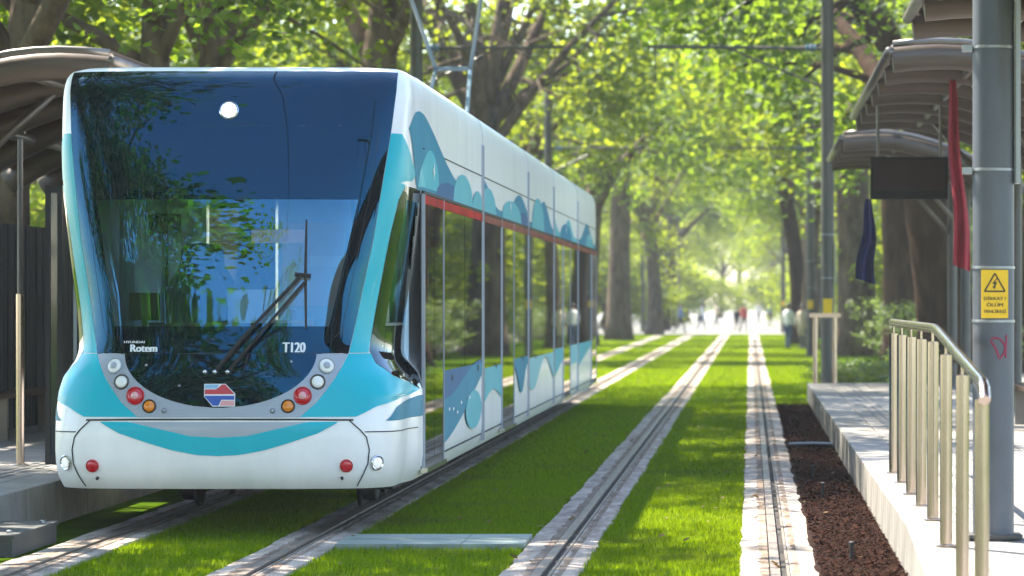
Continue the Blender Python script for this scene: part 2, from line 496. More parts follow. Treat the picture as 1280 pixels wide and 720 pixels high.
# bark chips
g = np.random.default_rng(8)
n = 42000
x = g.uniform(.43, .945, n); y = 15 + g.random(n) ** 1.3 * 43; z = g.uniform(-.004, .022, n)
s = g.uniform(.004, .015, n); s2 = s * g.uniform(.3, .7, n); th = g.uniform(0, PI, n); ti = g.uniform(-.6, .6, n); tj = g.uniform(-.5, .5, n)
c = np.empty((n, 4, 3))
for k, (u, v) in enumerate(((-1, -1), (1, -1), (.8, 1), (-1, .9))):
    dx = np.cos(th) * u * s - np.sin(th) * v * s2; dy = np.sin(th) * u * s + np.cos(th) * v * s2
    c[:, k] = np.stack([x + dx, y + dy, z + dx * ti + dy * tj], 1)
tag(link_mesh('bark_chips', tri_mesh('bark_chips', c.reshape(-1, 3), 4, None), M['chip']), 'loose brown bark chips along the platform wall', 'mulch', kind='stuff')

g = np.random.default_rng(21)
n = 220
lx = g.uniform(-3.0, .9, n); ly = 19 + g.random(n) ** 1.5 * 60
th = g.uniform(0, 2 * PI, n); s = g.uniform(.012, .032, n); tl = g.uniform(-.5, .5, n)
c = np.empty((n, 5, 3))
for k, (u, v) in enumerate(((0, -1), (.8, -.2), (.45, .8), (-.45, .8), (-.8, -.2))):
    dx = (np.cos(th) * u - np.sin(th) * v) * s; dy = (np.sin(th) * u + np.cos(th) * v) * s
    c[:, k] = np.stack([lx + dx, ly + dy, .022 + (dx + dy) * tl], 1)
M['dead'] = leaf_mat('dead_leaf', (.10, .06, .025), (.30, .20, .08), (.2, .12, .04), .3, .8)
tag(link_mesh('fallen_leaves', tri_mesh('fallen_leaves', c.reshape(-1, 3), 5, None), M['dead']), 'scattered dry leaves lying on the tracks and grass', 'leaves', kind='stuff')

# ------------------------------------------------------------------ platforms
def plat_z(y):
    return .30 if y > 21.8 else max(.02, .30 - (21.8 - y) * .0538)

def slab_piece(x0, x1, y0, y1, t, dz=0):
    za, zb = plat_z(y0) + dz, plat_z(y1) + dz
    b = .006
    vs = [(x0, y0, za - t), (x1, y0, za - t), (x1, y1, zb - t), (x0, y1, zb - t),
          (x0, y0, za - b), (x1, y0, za - b), (x1, y1, zb - b), (x0, y1, zb - b),
          (x0 + b, y0 + b, za), (x1 - b, y0 + b, za), (x1 - b, y1 - b, zb), (x0 + b, y1 - b, zb)]
    fs = [(0, 3, 2, 1), (0, 1, 5, 4), (1, 2, 6, 5), (2, 3, 7, 6), (3, 0, 4, 7), (4, 5, 9, 8), (5, 6, 10, 9), (6, 7, 11, 10), (7, 4, 8, 11), (8, 9, 10, 11)]
    return MB().add(vs, fs)

def platform(nm, sx, depth, y_start, tile, cols):
    """sx maps (distance behind the edge) to X"""
    X = (lambda d: .95 + d) if sx > 0 else (lambda d: -5.25 - d)
    def bx(d0, d1): return (min(X(d0), X(d1)), max(X(d0), X(d1)))
    mb = MB()
    a, b = bx(.03, depth)
    ys = [y_start, 21.8, 60] if y_start < 21.8 else [y_start, 60]
    for k in range(len(ys) - 1):
        za, zb = plat_z(ys[k]) - .06, plat_z(ys[k + 1]) - .06
        mb.add([(a, ys[k], -.12), (b, ys[k], -.12), (b, ys[k + 1], -.12), (a, ys[k + 1], -.12), (a, ys[k], max(za, -.02)), (b, ys[k], max(za, -.02)), (b, ys[k + 1], zb), (a, ys[k + 1], zb)],
               [(0, 3, 2, 1), (4, 5, 6, 7), (0, 1, 5, 4), (1, 2, 6, 5), (2, 3, 7, 6), (3, 0, 4, 7)])
    root = tag(mb.build(nm, M['platform']), kind='structure')
    r = random.Random(3)
    cache = {}
    def put(name, d0, d1, y0, y1, t, m):
        a, b = bx(d0, d1)
        dz = r.uniform(-.0025, .0025)
        if y0 >= 21.8:
            key = (name, round(y1 - y0, 3), d0)
            if key not in cache:
                me = slab_piece(0, b - a, 22, 22 + y1 - y0, t).mesh(name, (0, 22, .3)); me.materials.append(m); cache[key] = me
            piece(name, cache[key], root, (a, y0, .3 + dz))
        else:
            o = slab_piece(a, b, y0, y1, t).build(name, m, root)
    y = y_start
    while y < 59.9:
        put('kerb_stone', 0, .36, y + .004, min(y + 1.19, 60), .42, M['kerb']); y += 1.2
    y = y_start
    w = (depth - .37) / cols
    while y < 59.9:
        for k in range(cols):
            put('paving_slab', .366 + k * w, .366 + (k + 1) * w - .008, y + .004, min(y + tile - .006, 60), .05, M['paving'])
        y += tile
    # tactile ribs let into the paving behind the kerb
    for k in range(3):
        a, b = bx(.52 + k * .10, .56 + k * .10)
        MB().box(a, b, 22, 59.5, .2, .306).build('tactile_rib', M['tactile'], root)
    return root
platform('platform_right', 1, 2.7, 14.6, .9, 4)
platform('platform_left', -1, 2.65, 22.4, 1.2, 4)

# ------------------------------------------------------------------ tram
TX, TY = -3.78, 25.45
YC = [(.32, .10), (.38, .045), (.46, .014), (.55, .003), (.75, 0), (.84, .015), (1.05, .045), (1.29, .09), (1.6, .155), (2.0, .24), (2.5, .365), (2.9, .49), (3.1, .565), (3.22, .62), (3.30, .68), (3.35, .76), (3.38, .92)]
DD = [(.32, .75), (.85, .9), (1.1, 1.2), (1.35, 1.7), (1.6, 1.6), (2.0, 1.3), (2.5, .95), (2.9, .70), (3.38, .5)]
WN = [(.32, 1.2), (.42, 1.235), (.55, 1.25), (.8, 1.255), (.95, 1.255), (1.1, 1.235), (1.3, 1.165), (1.5, 1.175), (2.0, 1.23), (2.5, 1.275), (2.9, 1.285), (3.1, 1.285), (3.22, 1.28), (3.30, 1.265), (3.35, 1.235), (3.38, 1.17)]
WB = [(.32, 1.25), (.42, 1.30), (.5, 1.31), (3.08, 1.31), (3.2, 1.308), (3.29, 1.29), (3.35, 1.25), (3.38, 1.18)]
NN = 4.2
def smooth_tab(tab):
    xs = [t[0] for t in tab]; ys = [t[1] for t in tab]; n = len(xs)
    d = [(ys[i + 1] - ys[i]) / (xs[i + 1] - xs[i]) for i in range(n - 1)]
    m = [d[0]] + [0 if d[i - 1] * d[i] <= 0 else 2 * d[i - 1] * d[i] / (d[i - 1] + d[i]) for i in range(1, n - 1)] + [d[-1]]
    out = []
    for i in range(n - 1):
        h = xs[i + 1] - xs[i]
        for k in range(10):
            t = k / 10
            out.append((xs[i] + h * t, (2 * t**3 - 3 * t**2 + 1) * ys[i] + (t**3 - 2 * t**2 + t) * h * m[i] + (3 * t**2 - 2 * t**3) * ys[i + 1] + (t**3 - t**2) * h * m[i + 1]))
    out.append((xs[-1], ys[-1]))
    return out
YC, DD, WN, WB = [smooth_tab(t) for t in (YC, DD, WN, WB)]
HALF = 1.31
def surf(q, z):
    sg = 1 if q >= 0 else -1; q = abs(q)
    W, D, c, B = ip(z, WN), ip(z, DD), ip(z, YC), ip(z, WB)
    if q <= 1:
        th = q * PI / 2
        x = W * math.sin(th) ** (2 / NN); y = c + D * (1 - max(0, math.cos(th)) ** (2 / NN))
    else:
        y = c + D + (q - 1); t = min(1, (q - 1) / .55); t = t * t * (3 - 2 * t); x = W + (B - W) * t
    return Vector((sg * x, y, z))
def x2q(x, z):
    a = min(1, abs(x) / ip(z, WN))
    return math.copysign(math.asin(a ** (NN / 2)) * 2 / PI, x)
def nrm(q, z):
    e = .01
    if abs(q) < .05:
        a, b = surf(.05, z), surf(-.05, z); du = a - b
    else:
        du = surf(q + e, z) - surf(q - e, z)
    dv = surf(q, min(z + .03, 3.38)) - surf(q, max(z - .03, .32))
    n = du.cross(dv).normalized()
    return n
def SP(q, z, off=0):
    p = surf(q, z)
    if off: p = p + nrm(q, z) * off
    return p
def y2q(y, z):
    """side position y -> q on the right flank"""
    c, D = ip(z, YC), ip(z, DD)
    if y >= c + D: return 1 + (y - c - D)
    t = max(0, 1 - (y - c) / D)
    return math.acos(min(1, t ** (NN / 2))) * 2 / PI

T = Vector((TX, TY, 0))
tram = thing('tram', 'white and teal five-section tram with dark windscreen standing on the grassed track', 'tram', (TX, TY, 0))
def tb(mb, name, m, parent=None, smooth=False, sharp=None):
    """build from tram-local coordinates"""
    me = mb.mesh(name, (0, 0, 0), smooth)
    if smooth and sharp: me.set_sharp_from_angle(angle=R(sharp))
    o = link_mesh(name, me, m, parent or tram)
    return o

def rows_patch(lo, hi, z0, z1, off, nz=24, nx=24, space='q', mirror=False, both=False):
    mb = MB()
    for sg in ((1, -1) if both else ((-1,) if mirror else (1,))):
        grid = []
        for i in range(nz + 1):
            z = z0 + (z1 - z0) * i / nz
            a, b = lo(z), hi(z)
            row = []
            for j in range(nx + 1):
                u = a + (b - a) * j / nx
                q = u if space == 'q' else x2q(u, z)
                row.append(SP(q * sg, z, off))
            grid.append(row)
        mb.sheet(grid)
    return mb
def cols_patch(lo, hi, x0, x1, off, nx=40, nz=6, space='x', mirror=False):
    mb = MB(); grid = []
    for j in range(nx + 1):
        u = x0 + (x1 - x0) * j / nx
        a, b = lo(u), hi(u)
        col = []
        for i in range(nz + 1):
            z = a + (b - a) * i / nz
            q = x2q(u, z) if space == 'x' else y2q(u, z)
            col.append(SP(-q if mirror else q, z, off))
        grid.append(col)
    mb.sheet(grid)
    return mb

HW = [(1.285, .897), (1.64, .962), (2.1, 1.05), (2.56, 1.115), (2.92, 1.165), (3.2, 1.19), (3.335, 1.19)]
hw = lambda z: ip(z, HW)
PIL = [(1.285, .55), (1.523, .58), (1.928, .625), (2.161, .66), (2.40, .72), (2.51, .82), (2.56, 1.0), (2.62, 1.02), (2.75, .90), (2.88, .74)]
pil = lambda z: ip(z, PIL)
FEN = [(.815, .35), (.906, .55), (.959, .86), (.995, 1.40), (1.05, 1.05), (1.117, .76), (1.207, .60), (1.29, .57)]
fen = lambda z: ip(z, FEN)
CRES = [(.835, .573), (.939, .69), (1.04, .765), (1.126, .823), (1.2, .86), (1.29, .897)]
cres = lambda z: ip(z, CRES)
def ell(z):
    t = (1.285 - z) / .385
    return .683 * math.sqrt(max(0, 1 - t * t)) if t > 0 else .683

M1 = 7.52        # end of the first section
ZL = [.32, .36, .42, .5, .58, .66, .75, .80, .84, .9, 1.0, 1.1, 1.2, 1.285, 1.4, 1.5, 1.6, 1.75, 1.9, 2.0, 2.15, 2.3, 2.4, 2.5, 2.6, 2.75, 2.9, 3.0, 3.1, 3.16, 3.22, 3.26, 3.30, 3.33, 3.35, 3.37, 3.38]
XS = [0, .2, .4, .55, .65, .72, .78, .83, .88]
def make_nose_body():
    mb = MB()
    qs_front = [math.asin(a ** (NN / 2)) * 2 / PI for a in XS]
    qs = qs_front + [.70, .76, .82, .87, .91, .95, .98, 1.0, 1.08, 1.16, 1.25, 1.35, 1.45, 1.55]
    grid = []
    for z in ZL:
        row = [surf(q, z) for q in qs] + [Vector((ip(z, WB), yy, z)) for yy in (3.4, 5.4, M1)]
        left = [Vector((-p.x, p.y, p.z)) for p in row[1:]]
        grid.append(left[::-1] + row)
    b = len(mb.v); nj = len(grid[0])
    for row in grid: mb.v += [tuple(p) for p in row]
    for i in range(len(ZL) - 1):
        zc = (ZL[i] + ZL[i + 1]) / 2
        for j in range(nj - 1):
            pa, pb = grid[i][j], grid[i][j + 1]
            xm = (abs(pa.x) + abs(pb.x)) / 2; ym = (pa.y + pb.y) / 2
            if 1.30 < zc < 3.2 and xm < hw(zc) - .05 and ym < 1.1: continue      # windscreen opening
            # cab side window opening
            if 1.46 < zc < 2.40:
                q = y2q(ym, zc)
                if q > pil(zc) + .05 and ym < 1.52: continue
            mb.f.append((b + i * nj + j, b + i * nj + j + 1, b + (i + 1) * nj + j + 1, b + (i + 1) * nj + j)); mb.m.append(0)
    top = b + (len(ZL) - 1) * nj
    # roof cap, mirrored pairs
    h = nj // 2
    for k in range(h):
        l0, l1, r0, r1 = top + k, top + k + 1, top + nj - 1 - k, top + nj - 2 - k
        if l1 != r1: mb.f.append((l0, l1, r1, r0)); mb.m.append(0)
        else: mb.f.append((l0, l1, r0)); mb.m.append(0)
    return mb
body1 = tb(make_nose_body(), 'body', M['white'], smooth=True, sharp=35)

# windscreen surround (frit), pane, lower mask
PZ0, PZ1 = 1.478, 2.39
pl = lambda z: -.77 + (-.93 + .77) * (z - PZ0) / (PZ1 - PZ0)
pr = lambda z: .765 + (.95 - .765) * (z - PZ0) / (PZ1 - PZ0)
mb = MB()
OFF = .005
def merge(mb, o):
    b = len(mb.v); mb.v += o.v; mb.f += [tuple(b + i for i in f) for f in o.f]; mb.m += o.m
merge(mb, rows_patch(lambda z: -hw(z), hw, 1.285, PZ0, OFF, 6, 60, 'x'))
merge(mb, rows_patch(lambda z: -hw(z), pl, PZ0, PZ1, OFF, 24, 16, 'x'))
merge(mb, rows_patch(pr, hw, PZ0, PZ1, OFF, 24, 16, 'x'))
merge(mb, rows_patch(lambda z: -hw(z), hw, PZ1, 3.335, OFF, 30, 60, 'x'))
frit = tb(mb, 'windscreen_surround', M['black_glass'], smooth=True)
tb(rows_patch(pl, pr, PZ0, PZ1, OFF, 20, 60, 'x'), 'windscreen_pane', M['pane'], smooth=True)
mb = rows_patch(lambda z: -ell(z), ell, .9005, 1.282, OFF, 30, 50, 'x')
mask = tb(mb, 'nose_mask', M['black_glass'], smooth=True)
# silver crescent with the lamps
mb = rows_patch(ell, cres, .90, 1.281, OFF, 26, 10, 'x', both=True)
merge(mb, rows_patch(lambda z: -cres(z), cres, .832, .8995, OFF, 6, 50, 'x'))
cresc = tb(mb, 'lamp_panel', M['silver'], smooth=True)
# teal fenders and pillars
fl = lambda z: x2q(cres(z), z) if z > .832 else x2q(.93, z)
for mir in (False, True):
    m_ = M['teal'] if mir else M['cyan']
    mb = rows_patch(lambda z: x2q(cres(z) + .006, z) if z > .84 else x2q(.573 + (z < .84) * 0, z), lambda z: max(fen(z), x2q(cres(z) + .01, z)), .835, 1.281, .004, 30, 24, 'q', mirror=mir)
    tb(mb, 'fender_panel', M['teal'], smooth=True)
    mb = rows_patch(lambda z: x2q(hw(z) + .004, z), lambda z: max(pil(z), x2q(hw(z) + .01, z)), 1.287, 2.88, .004, 34, 10, 'q', mirror=mir)
    tb(mb, 'pillar_panel', M['teal'], smooth=True)
    SW = [(.80, .66), (.85, .74), (.898, .80), (.93, .95), (.957, 1.40)]
    mb = rows_patch(lambda z: ip(z, SW), lambda z: y2q(1.56, z), .80, .955, .004, 12, 14, 'q', mirror=mir)
    tb(mb, 'swoosh_panel', M['deep'], smooth=True)
# hood: teal crescent and grey inner crescent
BOT = [(0, .559), (.149, .566), (.33, .60), (.497, .65), (.708, .72), (.80, .77), (.845, .797)]
INN = [(0, .69), (.20, .70), (.446, .757), (.63, .798)]
bot = lambda x: ip(abs(x), BOT)
inn = lambda x: ip(abs(x), INN) if abs(x) < .63 else .80
tb(cols_patch(bot, inn, -.845, .845, .004, 60, 6), 'hood_stripe', M['teal'], smooth=True)
tb(cols_patch(inn, lambda x: .80, -.63, .63, .004, 50, 4), 'hood_panel', M['grey_paint'], smooth=True)

def seam(pts, r=.005, space='x', name='panel_seam', m=None):
    mb = MB(); out = []
    for k in range(len(pts) - 1):
        for t in range(8):
            f = t / 8
            u = pts[k][0] + (pts[k + 1][0] - pts[k][0]) * f; z = pts[k][1] + (pts[k + 1][1] - pts[k][1]) * f
            out.append((u, z))
    out.append(pts[-1])
    P = []
    for u, z in out:
        if space == 'x': q = x2q(u, z)
        elif space == 'q': q = u
        else: q = y2q(u, z)
        P.append(SP(q, z, .0025))
    mb.tube(P, r, 6)
    return tb(mb, name, m or M['rubber'])
seam([(-.95, .812), (-.6, .817), (0, .818), (.6, .817), (.95, .812)], .0065)
for s in (1, -1):
    seam([(s * .92, .812), (s * 1.0, .74), (s * 1.04, .69), (s * 1.06, .60), (s * 1.05, .50), (s * 1.02, .43), (s * .97, .34)], .0042)
    seam([(s * .46, .727), (s * .7, .725), (s * 1.0, .722), (s * 1.4, .72)], .004, 'q')
seam([(-.897, 1.284), (.897, 1.284)], .004)
seam([(-1.08, 2.93), (1.08, 2.93)], .0035)
for s in (1, -1):
    seam([(s * 1.08, 2.93), (s * 1.04, 2.5), (s * .93, 1.9), (s * .85, 1.45), (s * .80, 1.40)], .0035)
# rounded flap round the wiper shaft
seam([(-.22, 1.27), (-.19, 1.16), (-.10, 1.085), (0, 1.07), (.10, 1.085), (.17, 1.16), (.20, 1.27)], .004)

def lamp(x, z, r, lens, ring, name='headlight', ringw=.012, core=None):
    q = x2q(x, z); p = SP(q, z, .002); n = nrm(q, z)
    o = tb(MB().lathe([(r, -.01), (r, .008), (r - ringw * .4, .014), (r - ringw, .010), (r - ringw, .004)], p, n, 24), name, ring, smooth=True, sharp=40)
    prof = [(r - ringw, .002), (r - ringw, .006)] + [((r - ringw) * math.cos(t), .006 + .014 * math.sin(t)) for t in (.4, .8, 1.2)] + [(.0005, .0205)]
    tb(MB().lathe(prof, p, n, 24), 'lens', lens, o, smooth=True)
    if core:
        tb(MB().lathe([(r * .42, .019), (r * .40, .0235), (.0005, .0245)], p, n, 18), 'reflector', core, o, smooth=True)
    return o
for s in (1, -1):
    lamp(s * .755, 1.196, .060, M['clear'], M['grey_paint'], 'headlight', .007, M['grey_paint'])
    lamp(s * .698, 1.083, .056, M['clear'], M['box_ring'], 'headlight', .012)
    lamp(s * .595, .985, .066, M['red'], M['red'], 'tail_light', .010, M['pink'])
    lamp(s * .493, .911, .050, M['orange'], M['rubber'], 'indicator', .009)
    lamp(s * .385, .878, .018, M['grey_paint'], M['chrome'], 'sensor', .005)
    lamp(s * 1.110, .505, .055, M['lamp_low'], M['chrome'], 'side_lamp', .014)
    lamp(s * .903, .487, .047, M['red'], M['red'], 'reflector_disc', .004)
    lamp(s * .87, .40, .011, M['rubber'], M['rubber'], 'socket', .003)
lamp(0, 3.04, .070, M['lamp_on'], M['chrome'], 'top_lamp', .016)
for x, z in ((-.28, 1.055), (-.52, 1.20), (.51, 1.225)):
    lamp(x, z, .013, M['chrome'], M['chrome'], 'screw', .004)

# emblem on the nose mask
def FM(off):
    def f(a, b, d):
        return SP(x2q(a, b), b, off + d)
    return f
HEX = [(-.104, 1.069), (.048, 1.069), (.117, 1.0), (.117, .909), (-.043, .909), (-.104, .98)]
emb = tb(MB().prism(HEX, FM(.006), 0, .003), 'emblem', M['print_white'])
tb(MB().prism([(-.099, 1.030), (-.02, 1.030), (0, 1.044), (.022, 1.064), (.046, 1.064), (.108, 1.002), (.108, .996), (-.099, .996)], FM(.009), 0, .002), 'emblem_red', M['flag_red'], emb)
tb(MB().prism([(-.099, 1.064), (.0, 1.064), (-.012, 1.036), (-.099, 1.036)], FM(.009), 0, .002), 'emblem_sky', M['light_blue'], emb)
tb(MB().prism([(-.099, .985), (.111, .985), (.111, .957), (.02, .957), (.0, .915), (-.040, .915), (-.099, .979)], FM(.009), 0, .002), 'emblem_blue', M['flag_blue'], emb)
tb(MB().prism([(.022, .950), (.111, .950), (.111, .915), (.008, .915)], FM(.009), 0, .002), 'emblem_pink', M['pink'], emb)

def text_mesh(s, size, extrude=0):
    cu = bpy.data.curves.new('text', 'FONT'); cu.body = s; cu.size = size; cu.align_x = 'CENTER'; cu.align_y = 'CENTER'
    cu.resolution_u = 3
    o = bpy.data.objects.new('text', cu); COL.objects.link(o)
    dg = bpy.context.evaluated_depsgraph_get()
    me = bpy.data.meshes.new_from_object(o.evaluated_get(dg))
    vs = [tuple(v.co) for v in me.vertices]; fs = [tuple(p.vertices) for p in me.polygons]
    bpy.data.objects.remove(o); bpy.data.curves.remove(cu); bpy.data.meshes.remove(me)
    return vs, fs
def nose_text(s, cx, cz, w, h, name, m, off=.007, bold=.0):
    vs, fs = text_mesh(s, 1)
    xs = [v[0] for v in vs]; ys = [v[1] for v in vs]
    mx, my = (max(xs) + min(xs)) / 2, (max(ys) + min(ys)) / 2
    kx, ky = w / (max(xs) - min(xs)), h / (max(ys) - min(ys))
    mb = MB()
    mb.add([SP(x2q(cx + (v[0] - mx) * kx, cz), cz + (v[1] - my) * ky, off) for v in vs], fs)
    if bold:
        for d in (-bold, bold):
            mb.add([SP(x2q(cx + d + (v[0] - mx) * kx, cz), cz + (v[1] - my) * ky, off + .0004 + d * .01) for v in vs], fs)
    return tb(mb, name, m, mask)
nose_text('T120', .525, 1.328, .155, .072, 'fleet_number', M['print_white'], bold=.004)
nose_text('Rotem', -.545, 1.322, .19, .052, 'maker_lettering', M['print_white'], bold=.004)
nose_text('HYUNDAI', -.615, 1.366, .15, .017, 'maker_lettering', M['print_white'], bold=.001)

# wiper
w = MB()
def WP(x, z, o): return SP(x2q(x, z), z, o)
wip = tb(MB().tube([WP(-.03, 1.155, .01), WP(.2, 1.42, .07), WP(.56, 1.83, .06)], [.016, .013, .011], 8), 'wiper', M['rubber'])
tb(MB().tube([WP(.06, 1.15, .01), WP(.28, 1.40, .07), WP(.60, 1.80, .06)], [.014, .011, .010], 8), 'wiper_link', M['rubber'], wip)
tb(MB().tube([WP(.52, 1.84, .055), WP(.63, 1.83, .055)], .016, 8), 'wiper_bracket', M['rubber'], wip)
tb(MB().tube([WP(.590, 2.24, .02), WP(.593, 1.84, .035), WP(.605, 1.46, .02)], [.007, .013, .008], 6), 'wiper_blade', M['rubber'], wip)
for x in (-.10, -.03, .06):
    tb(MB().lathe([(.018, 0), (.018, .02), (.008, .03), (.0005, .031)], WP(x, 1.152, .006), nrm(0, 1.15), 12), 'wiper_bolt', M['chrome'], wip, smooth=True)
# cab interior behind the pane
cab = MB()
cab.box(-1.0, 1.0, .45, 1.6, 1.0, 1.04)
cab.box(-1.2, 1.2, 1.6, 1.64, .8, 3.2)
cab_o = tb(cab, 'cab_lining', M['interior'])
tb(MB().box(-.76, .76, .26, .62, 1.28, 1.42).box(-.5, .45, .34, .62, 1.42, 1.50), 'dashboard', M['rubber'], cab_o)
tb(MB().prism([(-.56, 1.30), (-.14, 1.30), (-.12, 1.60), (-.15, 1.80), (-.20, 1.88), (-.23, 1.94), (-.23, 2.04), (-.27, 2.09), (-.43, 2.09), (-.47, 2.04), (-.47, 1.94), (-.50, 1.88), (-.55, 1.80), (-.58, 1.60)], lambda a, b, d: Vector((a, 1.22 + d + (b - 1.6) * .18, b)), 0, .12).box(-.55, -.11, .92, 1.3, 1.22, 1.36).box(-.66, -.60, 1.0, 1.3, 1.44, 1.50).box(-.10, -.04, 1.0, 1.3, 1.44, 1.50), 'driver_seat', M['seat'], cab_o)
tb(MB().box(-.72, -.50, .50, .54, 1.52, 1.72).box(-.63, -.59, .51, .53, 1.42, 1.52), 'monitor', M['rubber'], cab_o)
tb(MB().box(.30, .62, .50, .60, 1.46, 1.52).tube([(.46, .55, 1.52), (.46, .55, 1.60)], .02, 8), 'console', M['grey_paint'], cab_o)
tb(MB().box(-.30, .20, 1.58, 1.597, 1.75, 2.9), 'partition_window', M['side_glass'], cab_o)
tb(MB().box(-.32, -.30, 1.57, 1.597, 1.04, 3.0).box(.20, .22, 1.57, 1.597, 1.04, 3.0), 'partition_frame', M['chrome'], cab_o)
tb(MB().box(.25, .72, 1.57, 1.597, 1.62, 2.25), 'notice', M['poster'], cab_o)
tb(MB().box(.02, .42, 1.56, 1.594, 2.10, 2.20), 'notice', M['pink'], cab_o)
tb(MB().tube([(-.62, 1.5, 1.04), (-.62, 1.5, 3.0)], .03, 8).tube([(.80, 1.5, 1.04), (.80, 1.5, 3.0)], .02, 8), 'grab_pole', M['chrome'], cab_o)
tb(MB().box(-1.05, -.86, .9, 1.55, 1.04, 2.9), 'cab_cabinet', M['interior'], cab_o)
tb(MB().box(-.68, -.42, .96, 1.0, 2.16, 2.30), 'sun_visor', M['rubber'], cab_o)
tb(MB().box(.46, .76, 1.55, 1.566, 1.92, 2.0), 'notice', M['print_white'], cab_o)
# cab side window pane with the white blind behind it
mb = rows_patch(lambda z: pil(z) + .004, lambda z: y2q(1.555, z), 1.06, 2.475, .004, 26, 18, 'q')
sw = [(1.0, 1.38), (1.05, 1.06), (1.117, .77), (1.207, .61), (1.29, .575)]
def csw_lo(z): return ip(z, sw) if z < 1.29 else pil(z) + .006
mbk = MB()
merge(mbk, rows_patch(csw_lo, lambda z: y2q(1.555, z), 1.005, 1.48, .004, 16, 18))
merge(mbk, rows_patch(lambda z: csw_lo(z), lambda z: csw_lo(z) + .13, 1.48, 2.40, .004, 16, 4))
merge(mbk, rows_patch(csw_lo, lambda z: y2q(1.555, z), 2.40, 2.50, .004, 6, 18))
tb(mbk, 'cab_window_frame', M['black_glass'], smooth=True)
tb(rows_patch(lambda z: csw_lo(z) + .13, lambda z: y2q(1.555, z), 1.48, 2.40, .004, 16, 14), 'cab_window_pane', M['cab_pane'], smooth=True)
tb(MB().box(1.05, 1.07, .95, 1.45, 1.5, 2.4), 'cab_blind', M['poster'], cab_o)
# mirrored plain side window on the far flank
mbk = MB()
merge(mbk, rows_patch(csw_lo, lambda z: y2q(1.555, z), 1.005, 1.48, .004, 16, 18, mirror=True))
merge(mbk, rows_patch(lambda z: csw_lo(z), lambda z: csw_lo(z) + .13, 1.48, 2.40, .004, 16, 4, mirror=True))
merge(mbk, rows_patch(csw_lo, lambda z: y2q(1.555, z), 2.40, 2.50, .004, 6, 18, mirror=True))
tb(mbk, 'cab_window_frame', M['black_glass'], smooth=True)
tb(rows_patch(lambda z: csw_lo(z) + .13, lambda z: y2q(1.555, z), 1.48, 2.40, .004, 16, 14, mirror=True), 'cab_window_pane', M['cab_pane'], smooth=True)

# straight sections
LEN = 33.36
SEC = [(7.66, 14.28), (14.42, 19.46), (19.60, 25.72)]
def section_body(y0, y1):
    prof = [(ip(z, WB), z) for z in (.32, .36, .42, .5, 1.0, 2.0, 2.81, 3.08, 3.14, 3.2, 3.25, 3.29, 3.32, 3.35, 3.38)]
    ring = [(x, z) for x, z in prof] + [(-x, z) for x, z in prof[::-1]]
    return MB().prism(ring, lambda a, b, d: Vector((a, d, b)), y0, y1)
for y0, y1 in SEC:
    tb(section_body(y0, y1), 'body', M['white'], smooth=True, sharp=30)
# articulation bellows and the pale edge frames
for yj in (7.52, 14.28, 19.46, 25.72):
    mb = MB()
    for k in range(4):
        a = yj + .005 + k * .034
        mb.box(-1.27 + (k % 2) * .03, 1.27 - (k % 2) * .03, a, a + .030, .36, 3.33)
    tb(mb, 'bellows', M['rubber'])
# rear cab: the first section turned round
def turned(o):
    c = o.copy(); COL.objects.link(c); c.parent = tram; c.location = (0, LEN, 0); c.rotation_euler = (0, 0, PI)
    for ch in o.children:
        d = ch.copy(); COL.objects.link(d); d.parent = c
for o in list(tram.children):
    if o.name.split('.')[0] in ('windscreen_surround', 'windscreen_pane', 'nose_mask', 'lamp_panel', 'fender_panel', 'pillar_panel', 'hood_stripe', 'hood_panel', 'cab_window_frame', 'headlight', 'tail_light', 'cab_lining') or o == body1:
        turned(o)

# windows, doors, prints on the right flank (and plain ones on the left flank)
def side_box(y0, y1, z0, z1, x0, x1, s=1):
    mb = MB()
    return mb.box(min(s * x0, s * x1), max(s * x0, s * x1), y0, y1, z0, z1)
def window(y0, y1, s=1, z0=.985, z1=2.47):
    o = tb(side_box(y0, y1, z0, z1, HALF - .01, HALF + .006, s), 'window', M['side_glass'])
    return o
def door(y0, y1, s=1):
    d = tb(side_box(y0, y1, .40, 2.47, HALF - .02, HALF + .002, s), 'door', M['rubber'])
    ym = (y0 + y1) / 2
    for a, b in ((y0 + .03, ym - .012), (ym + .012, y1 - .03)):
        tb(side_box(a, b, .46, 2.44, HALF - .005, HALF + .010, s), 'door_leaf', M['side_glass'], d)
    tb(side_box(y0, y1, .365, .40, HALF - .02, HALF + .035, s), 'door_sill', M['chrome'], d)
    for yy in (y0 + .010, y1 - .010):
        tb(side_box(yy - .012, yy + .012, .40, 2.47, HALF - .01, HALF + .016, s), 'door_edge', M['silver'], d)
    return d
DOORS = [(1.58, 3.30), (10.05, 11.85), (21.7, 23.5), (LEN - 3.30, LEN - 1.58)]
WINS = [(3.34, 5.45), (5.49, 7.44), (7.74, 10.0), (11.9, 14.2), (14.5, 16.95), (16.99, 19.38), (19.68, 21.65), (23.55, 25.64), (25.94, 28.0), (28.04, LEN - 3.34)]
